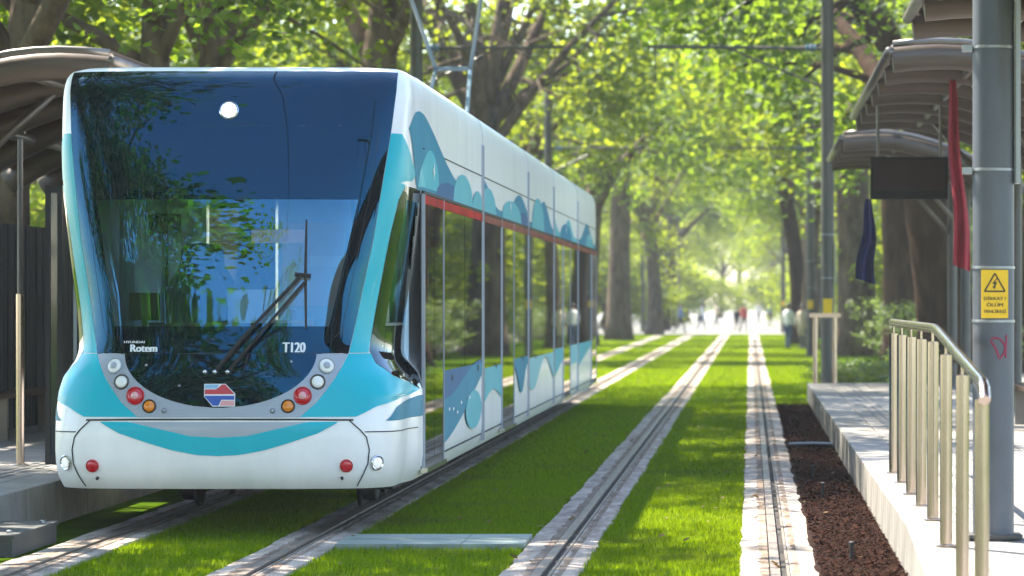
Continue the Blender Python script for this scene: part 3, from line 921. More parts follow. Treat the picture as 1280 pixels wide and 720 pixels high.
for s in (1, -1):
    for a, b in DOORS: door(a, b, s)
    for a, b in WINS: window(a, b, s)
    # dark band over doors and joints plus painted red reflection of shelter and flags under the cant rail
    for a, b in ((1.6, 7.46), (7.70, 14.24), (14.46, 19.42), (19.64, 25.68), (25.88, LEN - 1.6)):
        tb(side_box(a, b, 2.395, 2.462, HALF + .004, HALF + .0125, s), 'reflection_band', M['brown_red'] if a < 7 else M['brown_dim'])
        tb(side_box(a, b, 2.470, 2.492, HALF - .01, HALF + .012, s), 'gutter', M['rubber'])
        tb(side_box(a, b, 2.806, 2.816, HALF - .01, HALF + .003, s), 'cove_seam', M['dark'])
        tb(side_box(a + .03, b - .03, .44, .452, HALF - .01, HALF + .003, s), 'skirt_seam', M['dark'])
    for yj in (7.47, 7.67, 14.24, 14.43, 19.42, 19.61, 25.68, 25.87):
        tb(side_box(yj, yj + .045, .38, 3.10, HALF - .01, HALF + .010, s), 'edge_frame', M['silver'])

def print_shape(lo, hi, y0, y1, off, m, name='wave_print', nx=40):
    return tb(cols_patch(lo, hi, y0, y1, off, nx, 5, 'y'), name, m, smooth=True)
G = 2.494
W1T = [(.86, 2.93), (1.0, 3.0), (1.2, 3.06), (1.40, 3.085), (1.65, 3.07), (2.0, 3.03), (2.5, 2.96), (3.05, 2.87), (3.7, 2.77), (4.35, 2.69), (5.0, 2.63), (5.75, 2.58), (6.6, 2.54), (7.46, 2.51)]
W1B = [(.86, 2.925), (1.05, 2.76), (1.25, 2.60), (1.40, G), (7.5, G)]
print_shape(lambda y: ip(y, W1B), lambda y: ip(y, W1T), .86, 7.46, .004, M['deep'], nx=70)
def hump(yc, w, h, m, off, z0=G, lo=None, hi=None):
    f = lambda y: z0 + h * math.sqrt(max(0, 1 - ((y - yc) / w) ** 2))
    a, b = max(yc - w, lo or -99), min(yc + w, hi or 99)
    print_shape(lambda y: z0, f, a, b, off, m, nx=26)
hump(5.35, 1.05, .25, M['mint'], .006)
hump(6.95, .6, .16, M['mint'], .0075, hi=7.46)
hump(3.95, 1.3, .13, M['navy'], .0055)
hump(2.2, .75, .30, M['teal'], .0052, z0=2.52)
def wavy(y0, y1, amp, ph, m, off, z0=G, n=1.0, base=.06):
    f = lambda y: z0 + base + amp * (.5 + .5 * math.cos((y - y0) / (y1 - y0) * 2 * PI * n + ph)) ** 1.5
    print_shape(lambda y: z0, f, y0, y1, off, m, nx=40)
wavy(7.72, 14.22, .24, .3, M['deep'], .004, n=1.2)
hump(8.3, 1.0, .23, M['mint'], .006, lo=7.72)
hump(11.6, 1.5, .20, M['mint'], .007)
hump(13.5, .9, .13, M['navy'], .0055, hi=14.22)
wavy(14.48, 19.40, .30, 2.6, M['deep'], .004)
hump(16.2, 1.2, .36, M['mint'], .006)
wavy(19.66, 25.66, .22, .8, M['mint'], .004, n=1.5)
hump(22.5, 1.5, .20, M['deep'], .006)
wavy(25.9, LEN - 1.6, .28, 3.3, M['deep'], .004)
hump(29.5, 1.3, .2, M['mint'], .006)
def star(y, z, r):
    pts = []
    for k in range(8):
        rr = r if k % 2 == 0 else r * .42
        pts.append((y + rr * 1.2 * math.sin(k * PI / 4 + .2), z + rr * math.cos(k * PI / 4 + .2)))
    tb(MB().prism(pts, lambda a, b, d: Vector((HALF + .010 + d, a, b)), 0, .002), 'star_print', M['print_white'])
star(2.42, 2.67, .075); star(11.3, 2.63, .07); star(22.5, 2.63, .06); star(29.5, 2.64, .06)
# prints low down: over the glass foot and the white skirt
def low_print(y0, y1, top, botf, m, off):
    print_shape(botf, lambda y: top, y0, y1, off, m, nx=26)
low_print(3.36, 7.44, 1.10, lambda y: .52 + .48 * ((y - 3.36) / 4.08) ** 1.3, M['deep'], .010)
low_print(3.36, 7.44, 1.099, lambda y: 1.0 - .13 * math.cos((y - 3.3) * .8), M['navy'], .0115)
def disc_print(y, z, ry, rz, m, off):
    pts = [(y + ry * math.cos(t * PI / 10), z + rz * math.sin(t * PI / 10)) for t in range(20)]
    tb(MB().prism(pts, lambda a, b, d: Vector((HALF + off + d, a, b)), 0, .0012), 'wave_print', m)
disc_print(6.4, .70, .9, .17, M['mint'], .0125)
for k, (yy, zz) in enumerate(((3.8, .78), (4.2, .77), (4.6, .73), (5.0, .80), (5.9, .82))):
    disc_print(yy, zz, .07, .014, M['print_white'], .0145)
for yy, zz in ((4.1, 1.03), (6.9, 1.06), (9.2, 1.04), (13.2, 1.05), (15.6, 1.03)):
    disc_print(yy, zz, .06, .03, M['rubber'], .0145)
low_print(7.74, 10.0, 1.04, lambda y: .72 + .10 * math.sin((y - 7.7) * 1.4), M['mint'], .010)
low_print(11.9, 14.2, 1.06, lambda y: .98 - .30 * math.sin((y - 11.9) / 2.3 * PI) ** 2, M['deep'], .010)
low_print(14.5, 19.38, 1.03, lambda y: .66 + .34 * math.cos((y - 14.5) * .64 + 1.2) ** 2, M['pale'], .010)
low_print(19.68, 21.65, 1.06, lambda y: .72 + .1 * (y - 19.7), M['mint'], .010)
low_print(23.55, 25.64, 1.06, lambda y: .80, M['pale'], .010)
low_print(25.94, LEN - 3.34, 1.06, lambda y: .75 + .06 * (y - 26), M['mint'], .010)

# underframe, bogies, wheels
tb(MB().box(-1.12, 1.12, 1.2, LEN - 1.2, .26, .40), 'underframe', M['dark'])
def wheel(y, s):
    x = s * .72
    o = tb(MB().lathe([(.05, -.06), (.23, -.06), (.24, -.05), (.24, .05), (.29, .055), (.29, .085), (.05, .085)], (x, y, .30), (-s, 0, 0), 28), 'wheel', M['dark'], smooth=True, sharp=30)
for yb in (4.3, 16.94, 29.0):
    tb(MB().box(-1.0, 1.0, yb - 1.3, yb + 1.3, .2, .27), 'bogie_frame', M['dark'])
    for dy in (-.9, .9):
        for s in (1, -1): wheel(yb + dy, s)
# pantograph
pan = tb(MB().box(-.5, .5, 18.4, 19.4, 3.37, 3.44), 'pantograph', M['insulator'])
for x in (-.38, .38):
    for y in (18.5, 19.3):
        tb(MB().lathe([(.07, 3.44), (.07, 3.5), (.10, 3.52), (.06, 3.55), (.10, 3.58), (.06, 3.62), (.06, 3.68)], (x, y, 0), (0, 0, 1), 12), 'insulator', M['insulator'], pan)
tb(MB().tube([(-.45, 18.5, 3.70), (.45, 18.5, 3.70)], .035, 8).tube([(-.45, 19.3, 3.70), (.45, 19.3, 3.70)], .035, 8).tube([(-.45, 18.5, 3.70), (-.45, 19.3, 3.70)], .03, 8).tube([(.45, 18.5, 3.70), (.45, 19.3, 3.70)], .03, 8), 'pantograph_base', M['insulator'], pan)
tb(MB().tube([(-.28, 18.5, 3.70), (-.22, 20.1, 4.62), (-.5, 18.7, 5.66)], .028, 8).tube([(.28, 18.5, 3.70), (.22, 20.1, 4.62), (.5, 18.7, 5.66)], .028, 8).tube([(-.22, 20.1, 4.62), (.22, 20.1, 4.62)], .03, 8), 'pantograph_arm', M['insulator'], pan)
tb(MB().tube([(-.85, 18.7, 5.55), (-.6, 18.7, 5.68), (.6, 18.7, 5.68), (.85, 18.7, 5.55)], .025, 8), 'collector_bow', M['pole'], pan)

# ------------------------------------------------------------------ catenary poles
def pole(x, y, zb, label, detail=False, arm_to=None, m='pole', h=8.6, r=.122, sign=True, zarm=6.33):
    root = thing('catenary_pole', label, 'pole', (x, y, zb), 'catenary poles beside the tracks')
    MB().tube([(x, y, zb - .05), (x, y, zb + 3), (x, y, h)], [r, r, r * .96], 24).build('shaft', M[m], root, smooth=True, sharp=40)
    MB().box(x - r - .04, x + r + .04, y - r - .04, y + r + .04, zb, zb + .02).build('base_plate', M['box_grey'], root)
    bands = [2.43, 3.15, 1.54, 1.855] if detail else [2.9, 2.1]
    for z in bands:
        b = MB().lathe([(r + .003, z - .008), (r + .005, z - .007), (r + .005, z + .007), (r + .003, z + .008)], (x, y, 0), (0, 0, 1), 24).build('clamp_band', M['band'], root, smooth=True, sharp=40)
        if detail and z > 2:
            MB().box(x - r - .06, x - r - .004, y - .03, y + .03, z - .025, z + .015).build('clamp_lug', M['band'], b)
    MB().box(x + r + .008, x + r + .035, y - .06, y + .06, 2.35 if detail else 2.0, 3.45 if detail else 2.75).build('cable_duct', M['band'], root)
    if sign:
        yf = y - r - .006
        cx = x if detail else x
        w = .078 if detail else .085
        z0, z1 = (1.558, 1.840) if detail else (1.50, 1.72)
        z0, z1 = (z0, z1) if detail else (1.45 + zb * .5, 1.72 + zb * .5)
        sg = MB().box(cx - w, cx + w, yf - .004, yf + .012, z0, z1).build('warning_sign', M['yellow'], root)
        if detail:
            def fr(a, b, d): return Vector((cx + a, yf - .004 - d, b))
            zt = z1 - .02
            A, B_, C = (0, zt), (-.060, zt - .105), (.060, zt - .105)
            def bar(p, q, t, name='sign_triangle'):
                p, q = Vector(p), Vector(q); dvec = (q - p).normalized(); nn = Vector((-dvec.y, dvec.x)) * t
                MB().prism([tuple(p + nn), tuple(q + nn), tuple(q - nn), tuple(p - nn)], fr, .0005, .0018).build(name, M['ink'], sg)
            bar(A, B_, .0045); bar((B_[0], B_[1]), C, .0045); bar(C, A, .0045)
            MB().prism([(.010, zt - .028), (-.016, zt - .062), (-.002, zt - .060), (-.008, zt - .078), (-.016, zt - .074), (-.003, zt - .094), (.008, zt - .074), (.002, zt - .078), (.014, zt - .050), (0, zt - .052), (.016, zt - .030)], fr, .0005, .002).build('sign_bolt', M['ink'], sg)
            for s, zz, ww in (('DİKKAT !', z0 + .118, .125), ('ÖLÜM', z0 + .080, .095), ('TEHLİKESİ', z0 + .042, .130)):
                vs, fs = text_mesh(s, 1)
                xs = [v[0] for v in vs]; ys = [v[1] for v in vs]
                kx = ww / (max(xs) - min(xs)); ky = .024 / (max(ys) - min(ys)); mx = (max(xs) + min(xs)) / 2; my = (max(ys) + min(ys)) / 2
                mb = MB()
                for d in (-.0012, .0012):
                    mb.add([fr((v[0] - mx) * kx + d, zz + (v[1] - my) * ky, .001 + abs(d) * .1 + (d > 0) * .0004) for v in vs], fs)
                mb.build('sign_lettering', M['ink'], sg)
    if detail:
        # sprayed letter
        pts = [(-.045, .050), (-.02, .058), (.01, .050), (.034, .025), (.042, -.005), (.034, -.035), (.012, -.060), (.004, -.062), (-.006, -.030), (-.018, .0), (-.034, .022), (-.046, .038)]
        pts2 = [(.052, .075), (.050, .03), (.046, -.06)]
        path = []
        for a, b in pts:
            th = (a + .022) / (r)
            path.append((x + math.sin(th) * (r + .001), y - math.cos(th) * (r + .001), 1.385 + b))
        path2 = [(x + math.sin((a + .022) / r) * (r + .001), y - math.cos((a + .022) / r) * (r + .001), 1.385 + b) for a, b in pts2]
        MB().tube(path, .006, 6).tube(path2, .005, 6).build('graffiti', M['graffiti'], root)
    if arm_to is not None:
        xa = x + (-r if arm_to < x else r)
        a = MB().tube([(x, y, zarm), (arm_to, y, zarm + .03)], .035, 8).build('arm', M['pole_far'], root)
        MB().tube([(x, y, h - .35), (x + (arm_to - x) * .8, y, zarm + .05)], .012, 6).build('stay', M['pole_far'], a)
        MB().tube([(x, y, zarm - .75), (x + (arm_to - x) * .55, y, zarm)], .022, 6).build('brace', M['pole_far'], a)
        MB().lathe([(.04, .2), (.09, .22), (.05, .26), (.09, .30), (.05, .34), (.09, .38), (.04, .42)], (x, y, zarm), (arm_to - x, 0, .03), 10).build('insulator', M['insulator'], a)
        s = 1 if arm_to > x else -1
        MB().tube([(arm_to - s * .15, y, zarm + .02), (arm_to - s * .15, y, 5.72)], .014, 6).build('registration_drop', M['pole_far'], a)
    return root
pole(1.43, 21.1, .27, 'grey steel pole with a yellow high-voltage warning plate and red graffiti by the handrail', True, m='pole', arm_to=-.55)
pole(1.42, 66.0, 0, 'grey catenary pole just past the platform end beside the stainless frame', arm_to=-1.9, m='pole_far')
pole(1.82, 109.0, 0, 'slim catenary pole with a small yellow plate behind the platform-end frame', arm_to=-.9, m='pole_far')
pole(1.80, 151.0, 0, 'far catenary pole beside the leaning dark plane trunk', arm_to=-.9, m='pole_far')
pole(1.78, 196.0, 0, 'farthest catenary pole on the handrail side of the tracks', arm_to=-.9, m='pole_far', sign=True)
pole(-6.15, 66.0, 0, 'catenary pole rising behind the tram roof with arm toward the trees', arm_to=-3.45, m='pole_far', sign=False)
pole(-6.15, 109.0, 0, 'catenary pole on the far side past the tram rear', arm_to=-3.2, m='pole_far', sign=False)
pole(-6.0, 200.0, 0, 'pale catenary pole left of the walking couple near bright opening', arm_to=-3.3, m='pole_far', sign=False)
pole(-4.9, 245.0, 0, 'thin distant catenary pole near the bright opening', arm_to=-3.4, m='pole_far', sign=False, r=.09)

def wire(pts, label, r=.007, name='contact_wire'):
    o = MB().tube(pts, r, 5).build(name, M['wire'])
    return tag(o, label, 'wire', 'overhead wires over the tracks')
wire([(-.40, -5, 5.72), (-.40, 21.1, 5.72), (-.40, 43, 5.70), (-.55, 66, 5.72), (-.5, 109, 5.72), (-.6, 151, 5.72), (-.5, 260, 5.72)], 'thin overhead contact wire above the empty right-hand track')
wire([(-3.78, -5, 5.71), (-3.78, 44, 5.71), (-3.6, 66, 5.72), (-3.35, 109, 5.72), (-3.5, 200, 5.72), (-3.6, 260, 5.72)], 'thin overhead contact wire above the tram')

# ------------------------------------------------------------------ handrail
hr = thing('handrail', 'stainless steel handrail with eight posts along the platform ramp', 'handrail', (1.13, 22.9, .3))
HY = [28.3, 26.75, 25.2, 23.7, 22.2, 20.7, 19.1, 17.5]
for yy in HY:
    zb = plat_z(yy)
    ztop = zb + 1.10
    p = MB().tube([(1.13, yy, zb + .004), (1.13, yy, ztop)], .036, 20).build('post', M['steel'], hr, smooth=True, sharp=40)
    MB().lathe([(.06, 0), (.06, .006), (.036, .012)], (1.13, yy, zb + .003), (0, 0, 1), 18).build('post_foot', M['steel'], p, smooth=True, sharp=40)
    MB().tube([(1.13, yy, ztop), (1.13, yy, ztop + .07)], .008, 8).build('post_pin', M['steel'], p)
    MB().lathe([(.034, 0), (.034, .006), (.01, .01)], (1.13, yy, ztop), (0, 0, 1), 16).build('post_cap', M['steel'], p, smooth=True, sharp=40)
rp = [(1.13, 28.5, .3 + 1.19)] + [(1.13, yy, plat_z(yy) + 1.19) for yy in (28.3, 25, 22.4, 21.9, 21.4, 20.7, 19.1, 17.5)] + [(1.13, 17.36, plat_z(17.36) + 1.17), (1.13, 17.30, plat_z(17.3) + 1.12)]
MB().tube(rp, .030, 16).build('rail', M['steel'], hr, smooth=True, sharp=50)
# frame at the platform end
fr_ = thing('barrier_frame', 'small stainless two-post frame at the end of the platform', 'barrier', (1.25, 59.6, .3))
for xx in (1.08, 1.40):
    MB().tube([(xx, 59.6, .3), (xx, 59.6, 1.40)], .04, 12).build('post', M['steel'], fr_, smooth=True, sharp=40)
MB().box(.98, 1.50, 59.55, 59.65, 1.40, 1.47).build('top_bar', M['steel'], fr_)

# ------------------------------------------------------------------ shelters
def shelter(label, side, y0, y1, z_lead=4.0, d_lead=.40, posts=True, back=False):
    """side +1 right platform, -1 left; d measured behind the platform edge"""
    X = (lambda d: .95 + d) if side > 0 else (lambda d: -5.25 - d)
    root = thing('platform_shelter', label, 'shelter', (X(2.3), (y0 + y1) / 2, .3), 'shelters on the platforms')
    def zc(d):                                     # curved roof, highest near the track
        t = (d - d_lead) / 2.6
        return z_lead + .10 * math.sin(min(1, t * 2.2) * PI / 2) - .85 * t ** 2.0
    ds = [d_lead + 2.6 * k / 12 for k in range(13)]
    n_r = max(2, round((y1 - y0) / 1.95))
    for k in range(n_r + 1):
        yy = y0 + .12 + (y1 - y0 - .24) * k / n_r
        MB().tube([(X(d), yy, zc(d) - .03) for d in ds], .135, 12).build('rib', M['beam'], root, smooth=True, sharp=50)
    # planks along the roof, above the ribs
    npk = 9
    for k in range(npk):
        a = d_lead + .02 + 2.55 * k / npk; b = d_lead + .02 + 2.55 * (k + 1) / npk - .012
        za, zb = zc(a) + .108, zc(b) + .108
        xs = (X(a), X(b))
        mb = MB()
        ny = max(1, n_r)
        for q in range(ny):                        # planks butt at every rib
            p0 = y0 + .12 + (y1 - y0 - .24) * q / ny + .004; p1 = y0 + .12 + (y1 - y0 - .24) * (q + 1) / ny - .004
            mb = MB().add([(xs[0], p0, za), (xs[1], p0, zb), (xs[1], p1, zb), (xs[0], p1, za), (xs[0], p0, za + .025), (xs[1], p0, zb + .025), (xs[1], p1, zb + .025), (xs[0], p1, za + .025)],
                          [(0, 3, 2, 1), (4, 5, 6, 7), (0, 1, 5, 4), (1, 2, 6, 5), (2, 3, 7, 6), (3, 0, 4, 7)])
            mb.build('roof_plank', M['slat'], root)
    MB().tube([(X(d_lead - .03), y0, zc(d_lead) + .03), (X(d_lead - .03), y1, zc(d_lead) + .03)], .05, 10).build('edge_beam', M['edge'], root, smooth=True)
    for yy in (y0 - .02, y1 + .02):
        MB().tube([(X(d), yy, zc(d) + .10) for d in ds], .035, 8).build('end_trim', M['edge'], root, smooth=True)
    for yy in (y0 + 2.1, y1 - 2.1):
        zt = zc(2.3)
        p = MB().tube([(X(2.3), yy, .302), (X(2.3), yy, zt)], .075, 14).build('post', M['pole_far'], root, smooth=True, sharp=40)
        MB().tube([(X(2.3), yy, 2.7), (X(1.2), yy, zc(1.2) - .05)], .035, 8).build('strut', M['edge'], p, smooth=True)
    MB().tube([(X(2.3), y0 + .2, zc(2.3) - .04), (X(2.3), y1 - .2, zc(2.3) - .04)], .05, 10).build('purlin', M['edge'], root, smooth=True)
    MB().tube([(X(1.2), y0 + .2, zc(1.2) - .08), (X(1.2), y1 - .2, zc(1.2) - .08)], .04, 10).build('purlin', M['edge'], root, smooth=True)
    # bench
    bn = MB().box(*sorted((X(1.9), X(2.25))), y0 + 3, y0 + 6, .72, .76).build('bench_seat', M['slat'], root)
    for yy in (y0 + 3.3, y0 + 5.7):
        MB().box(*sorted((X(1.98), X(2.16))), yy - .03, yy + .03, .30, .72).build('bench_leg', M['edge'], bn)
    return root
shelter('brown-ribbed shelter roof above the near grey steel pole', 1, 18.0, 30.0)
sh = shelter('brown-ribbed shelter with the black display board and hanging flags', 1, 34.0, 46.0)
shelter('brown-ribbed shelter roof at the far end of the platform', 1, 52.0, 64.0 - 4.2)
shelter('wooden shelter roof beside the tram windscreen', -1, 31.6, 46.0, z_lead=3.75)
shelter('shelter on the platform alongside the middle of the tram', -1, 50.0, 59.5, z_lead=3.75)

# black display hung from the middle shelter
d = thing('display_board', 'black electronic display board hanging under the shelter roof', 'display', (1.78, 40.0, 3.27))
MB().box(1.34, 2.20, 39.92, 40.08, 2.80, 3.27).build('casing', M['screen'], d)
MB().box(1.37, 2.17, 39.912, 39.922, 2.90, 3.24).build('screen', M['screen_face'], d)
for xx in (1.42, 2.12):
    MB().tube([(xx, 40, 3.27), (xx, 40, 4.0 if xx < 2 else 3.95)], .018, 8).build('hanger', M['edge'], d)

def flag(name, x0, x1, y, zt, zb, m, label, lean=0, seed=0):
    r = random.Random(seed)
    grid = []
    for i in range(15):
        t = i / 14; row = []
        w = (x1 - x0) * (.28 + .72 * t ** .7)
        for j in range(11):
            u = j / 10
            x = x0 + lean * t + w * u + .015 * math.sin(t * 9 + seed)
            yy = y + .055 * math.sin(u * 11 + t * 3 + seed) * (.4 + t) + .03 * math.sin(t * 7)
            row.append((x, yy, zt + (zb - zt) * t - .07 * u * t))
        grid.append(row)
    mb = MB().sheet(grid)
    back = [[(p[0], p[1] + .004, p[2]) for p in row] for row in grid]
    mb.sheet(back)
    o = mb.build(name, m, smooth=True, base=(x0, y, zt))
    return tag(o, label, 'flag')
flag('flag', 1.98, 2.16, 36.0, 3.99, 2.03, M['cloth_red'], 'dark red flag hanging limp from the shelter roof beside the pole', .06, 1)
flag('flag', 1.30, 1.52, 40.12, 2.81, 1.92, M['cloth_navy'], 'navy blue flag hanging below the corner of the display board', -.13, 4)

# ------------------------------------------------------------------ small things along the track
bx = thing('cable_box', 'low grey cable box on the ground beside the left rail before the tram', 'box', (-5.02, 24.3, 0))
MB().box(-5.20, -4.84, 23.5, 25.0, -.05, .10).build('housing', M['box_grey'], bx)
MB().box(-5.215, -4.825, 23.48, 25.02, .10, .125).build('lid', M['box_grey'], bx)
for yy in (23.7, 24.8):
    MB().lathe([(.02, .125), (.02, .14), (.008, .145)], (-4.9, yy, 0), (0, 0, 1), 10).build('bolt', M['band'], bx)
dr = thing('drain_channel', 'pale drain channel cover laid across the grass between the tracks', 'drain', (-2.3, 24.7, 0))
for k, (ya, yb) in enumerate(((24.15, 24.62), (24.66, 25.15))):
    for q in range(3):
        MB().box(-2.80 + q * .425, -2.80 + q * .425 + .42, ya, yb, -.03, .022 + .003 * k).build('cover_plate', M['drain'], dr)
tag(MB().tube([(.44, 41.0, .03), (.7, 41.02, .035), (.945, 41.0, .03)], .018, 8).build('conduit', M['band']), 'thin pale conduit crossing the bark mulch', 'pipe')
for k, yy in enumerate((22.8, 30.3, 33.5)):
    o = MB().tube([(.64 - .03 * k, yy, -.05), (.645 - .03 * k, yy, .10)], .014, 8).lathe([(.02, .10), (.02, .125), (.012, .13)], (.645 - .03 * k, yy, 0), (0, 0, 1), 10).build('sprinkler', M['rubber'], base=(.64 - .03 * k, yy, 0))
    tag(o, 'small black sprinkler stake in the bark mulch', 'sprinkler', 'sprinklers in the mulch bed')

# dark slatted screen behind the left shelter
fe = thing('slatted_screen', 'dark vertical slat screen behind the shelter beside the tram', 'screen', (-8.05, 41.0, 0))
sl = MB().box(-.03, .03, -.055, .055, 0, 2.55).mesh('slat'); sl.materials.append(M['fence'])
for k in range(86):
    piece('slat', sl, fe, (-8.05 + .012 * math.sin(k * 1.7), 34.0 + k * .14, -.05))
MB().box(-8.12, -8.085, 33.9, 46.1, .4, .5).box(-8.12, -8.085, 33.9, 46.1, 2.1, 2.2).build('backing_rail', M['fence'], fe)
# upright glazed end panel on the left platform beside the tram
gp = thing('glazed_panel', 'narrow dark-framed glass panel standing on the platform beside the tram', 'panel', (-5.80, 29.8, .3))
MB().box(-5.86, -5.82, 29.78, 29.83, .3, 2.62).box(-5.76, -5.72, 29.78, 29.83, .3, 2.62).box(-5.82, -5.76, 29.78, 29.83, 2.56, 2.62).box(-5.82, -5.76, 29.78, 29.83, .3, .38).build('frame', M['rubber'], gp)
MB().box(-5.82, -5.76, 29.80, 29.81, .38, 2.56).build('glass', M['win'], gp)
st = thing('platform_post', 'slim stainless post standing on the platform edge beside the tram', 'post', (-6.03, 29.6, .3))
MB().tube([(-6.03, 29.6, .3), (-6.03, 29.6, 1.72)], .034, 16).build('shaft', M['steel'], st, smooth=True, sharp=40)
MB().tube([(-6.03, 29.6, 1.72), (-6.03, 29.6, 3.0)], .022, 12).build('upper_shaft', M['pole_far'], st, smooth=True, sharp=40)
MB().lathe([(.07, .302), (.07, .31), (.04, .32)], (-6.03, 29.6, 0), (0, 0, 1), 16).build('foot', M['steel'], st, smooth=True)

# ------------------------------------------------------------------ trees
LEAF = np.array([(0, -.55), (.38, -.28), (.52, .12), (.16, .22), (0, .60), (-.16, .22), (-.52, .12), (-.38, -.28)])
def leaf_cloud(centres, per, sig, size, g, droop=.35):
    """centres (n,3) -> leaf corners"""
    n = len(centres) * per
    c = np.repeat(centres, per, 0)
    off = g.normal(0, 1, (n, 3)) * np.array([sig, sig, sig * .72])
    p = c + off
    nz = g.normal(0, 1, (n, 3)); nz[:, 2] = np.abs(nz[:, 2]) + .55
    nz /= np.linalg.norm(nz, axis=1)[:, None]
    t = g.normal(0, 1, (n, 3)); t[:, 2] -= droop
    t -= nz * np.sum(t * nz, 1)[:, None]; t /= np.linalg.norm(t, axis=1)[:, None] + 1e-9
    b = np.cross(nz, t)
    s = size * g.uniform(.55, 1.2, n)
    k = len(LEAF)
    out = np.empty((n, k, 3))
    for i, (u, v) in enumerate(LEAF):
        cup = -.16 * abs(u)
        out[:, i] = p + (b * u + t * v + nz * cup) * s[:, None]
    return out.reshape(-1, 3)

def branch_path(start, az, el, length, curve, r, n=6, wob=.12):
    pts = [Vector(start)]
    for i in range(n):
        el2 = el + curve * (i + 1) / n
        az += r.uniform(-wob, wob)
        dvec = Vector((math.cos(az) * math.cos(el2), math.sin(az) * math.cos(el2), math.sin(el2)))
        pts.append(pts[-1] + dvec * (length / n))
    return pts

def gen_tree(seed, height=15, r0=.42, fork=5.5, lean=(0, 0), n_limb=6, spread=5.5, bend=.25, low=True, custom=None, leafsize=.19, per=30, sig=.42, twigs=4, subs=6, extra_paths=(), crown_filter=None):
    r = random.Random(seed); g = np.random.default_rng(seed)
    wood = MB()
    tr = []
    nseg = 9
    for i in range(nseg + 1):
        t = i / nseg
        wx = bend * math.sin(t * 3.0 + seed) * t; wy = bend * math.cos(t * 2.6 + seed * 2) * t - bend * t
        tr.append((lean[0] * t + wx, lean[1] * t + wy, -.15 + (fork + .15) * t))
    if custom: tr = custom
    nn_ = len(tr)
    rads = [r0 * (1.0 + .38 * math.exp(-9 * i / (nn_ - 1))) * (1 - .26 * i / (nn_ - 1)) for i in range(nn_)]
    wood.tube(tr, rads, 18, lump=.05, rnd=r)
    top = Vector(tr[-1])
    centres = []
    limbs = []
    for k in range(n_limb):
        az = 2 * PI * k / n_limb + r.uniform(-.45, .45)
        el = r.uniform(.55, 1.25) if k else 1.4
        L = (height - fork) * r.uniform(.75, 1.05) if k else (height - fork)
        if k: L = max(L * .8, spread * r.uniform(.85, 1.2))
        st_ = Vector(tr[-1 - (k % 3 if nn_ > 5 else 0)])
        limbs.append((branch_path(st_, az, el, L, r.uniform(-.55, .1) if k else 0, r, 8), r0 * r.uniform(.34, .55)))
    for pth, rr in extra_paths: limbs.append(([Vector(p) for p in pth], rr))
    for pts, rr in limbs:
        n = len(pts)
        wood.tube(pts, [rr * (1 - .85 * i / (n - 1)) + .015 for i in range(n)], 8, lump=.05, rnd=r)
        for b in range(subs):
            t = .28 + .72 * (b + r.random() * .7) / subs
            i = min(n - 2, int(t * (n - 1))); p = pts[i].lerp(pts[i + 1], t * (n - 1) - i)
            dirv = (pts[i + 1] - pts[i]).normalized(); az0 = math.atan2(dirv.y, dirv.x)
            az = az0 + r.choice((-1, 1)) * r.uniform(.4, 1.5); el = r.uniform(-.35, .75) if low else r.uniform(0, .9)
            L2 = r.uniform(1.6, 3.2)
            q = branch_path(p, az, el, L2, r.uniform(-.9, -.1), r, 4, .25)
            wood.tube(q, [.055 * (1 - .7 * i / 4) * (rr / .2 + .4) for i in range(5)], 5, caps=False)
            for w_ in range(twigs):
                s_ = q[1 + w_ % 4]
                tw = branch_path(s_, az + r.uniform(-1.3, 1.3), r.uniform(-.6, .6), r.uniform(.7, 1.5), -.5, r, 2, .2)
                wood.tube(tw, [.016, .011, .006], 3, caps=False)
                centres += [tuple(tw[1]), tuple(tw[2])]
            centres.append(tuple(q[-1]))
    C = np.array(centres)
    if crown_filter is not None: C = C[crown_filter(C)]
    co = leaf_cloud(C, per, sig, leafsize, g)
    return wood, co

def tree_proto(name, label, loc, leafm, barkm, **kw):
    wood, co = gen_tree(**kw)
    root = thing(name, label, 'tree', loc, 'plane trees lining the tracks')
    me = wood.mesh('trunk', (0, 0, 0), True); link_mesh('trunk', me, barkm, root)
    link_mesh('crown', tri_mesh('crown', co, len(LEAF), None), leafm, root)
    return root

L_, LD = M['leaf'], M['leaf_old']; B_, BD = M['bark'], M['bark_dark']
# trees that show their trunks, then unseen ones: one build each
tree_proto('plane_tree', 'thick brown plane trunk rising behind the tram roof beside the catenary pole', (-7.75, 72, -.05), L_, B_, seed=11, height=16, r0=.44, fork=8.0, n_limb=6, custom=[(-.1, 0, -.15), (-.05, 0, 1), (.0, 0, 2.5), (-.1, 0, 4), (.0, 0, 5.2), (.25, 0, 6.3), (.45, 0, 7.6), (.55, 0, 8.6)], spread=6, crown_filter=lambda c: ~((c[:, 0] > .9) & (c[:, 2] < 8.6)))
tree_proto('plane_tree', 'many-stemmed plane tree spreading like a fan above the tram', (-7.6, 101, -.05), L_, B_, seed=23, height=17, r0=.50, fork=7.2, n_limb=9, spread=6,
           extra_paths=[([(0, 0, 6.6), (.5, 0, 8), (1.3, -.1, 9.6), (2.0, 0, 11.5), (2.4, 0, 13)], .16), ([(0, 0, 6.9), (-.7, .1, 8.3), (-1.2, 0, 10), (-1.6, 0, 12)], .16), ([(.1, 0, 6.4), (1.2, 0, 7.6), (2.4, .2, 8.4), (3.6, 0, 9.6)], .13)], crown_filter=lambda c: ~((np.abs(c[:, 0] - .3) < 2.4) & (c[:, 2] < 10.0) & (c[:, 1] < 2)))
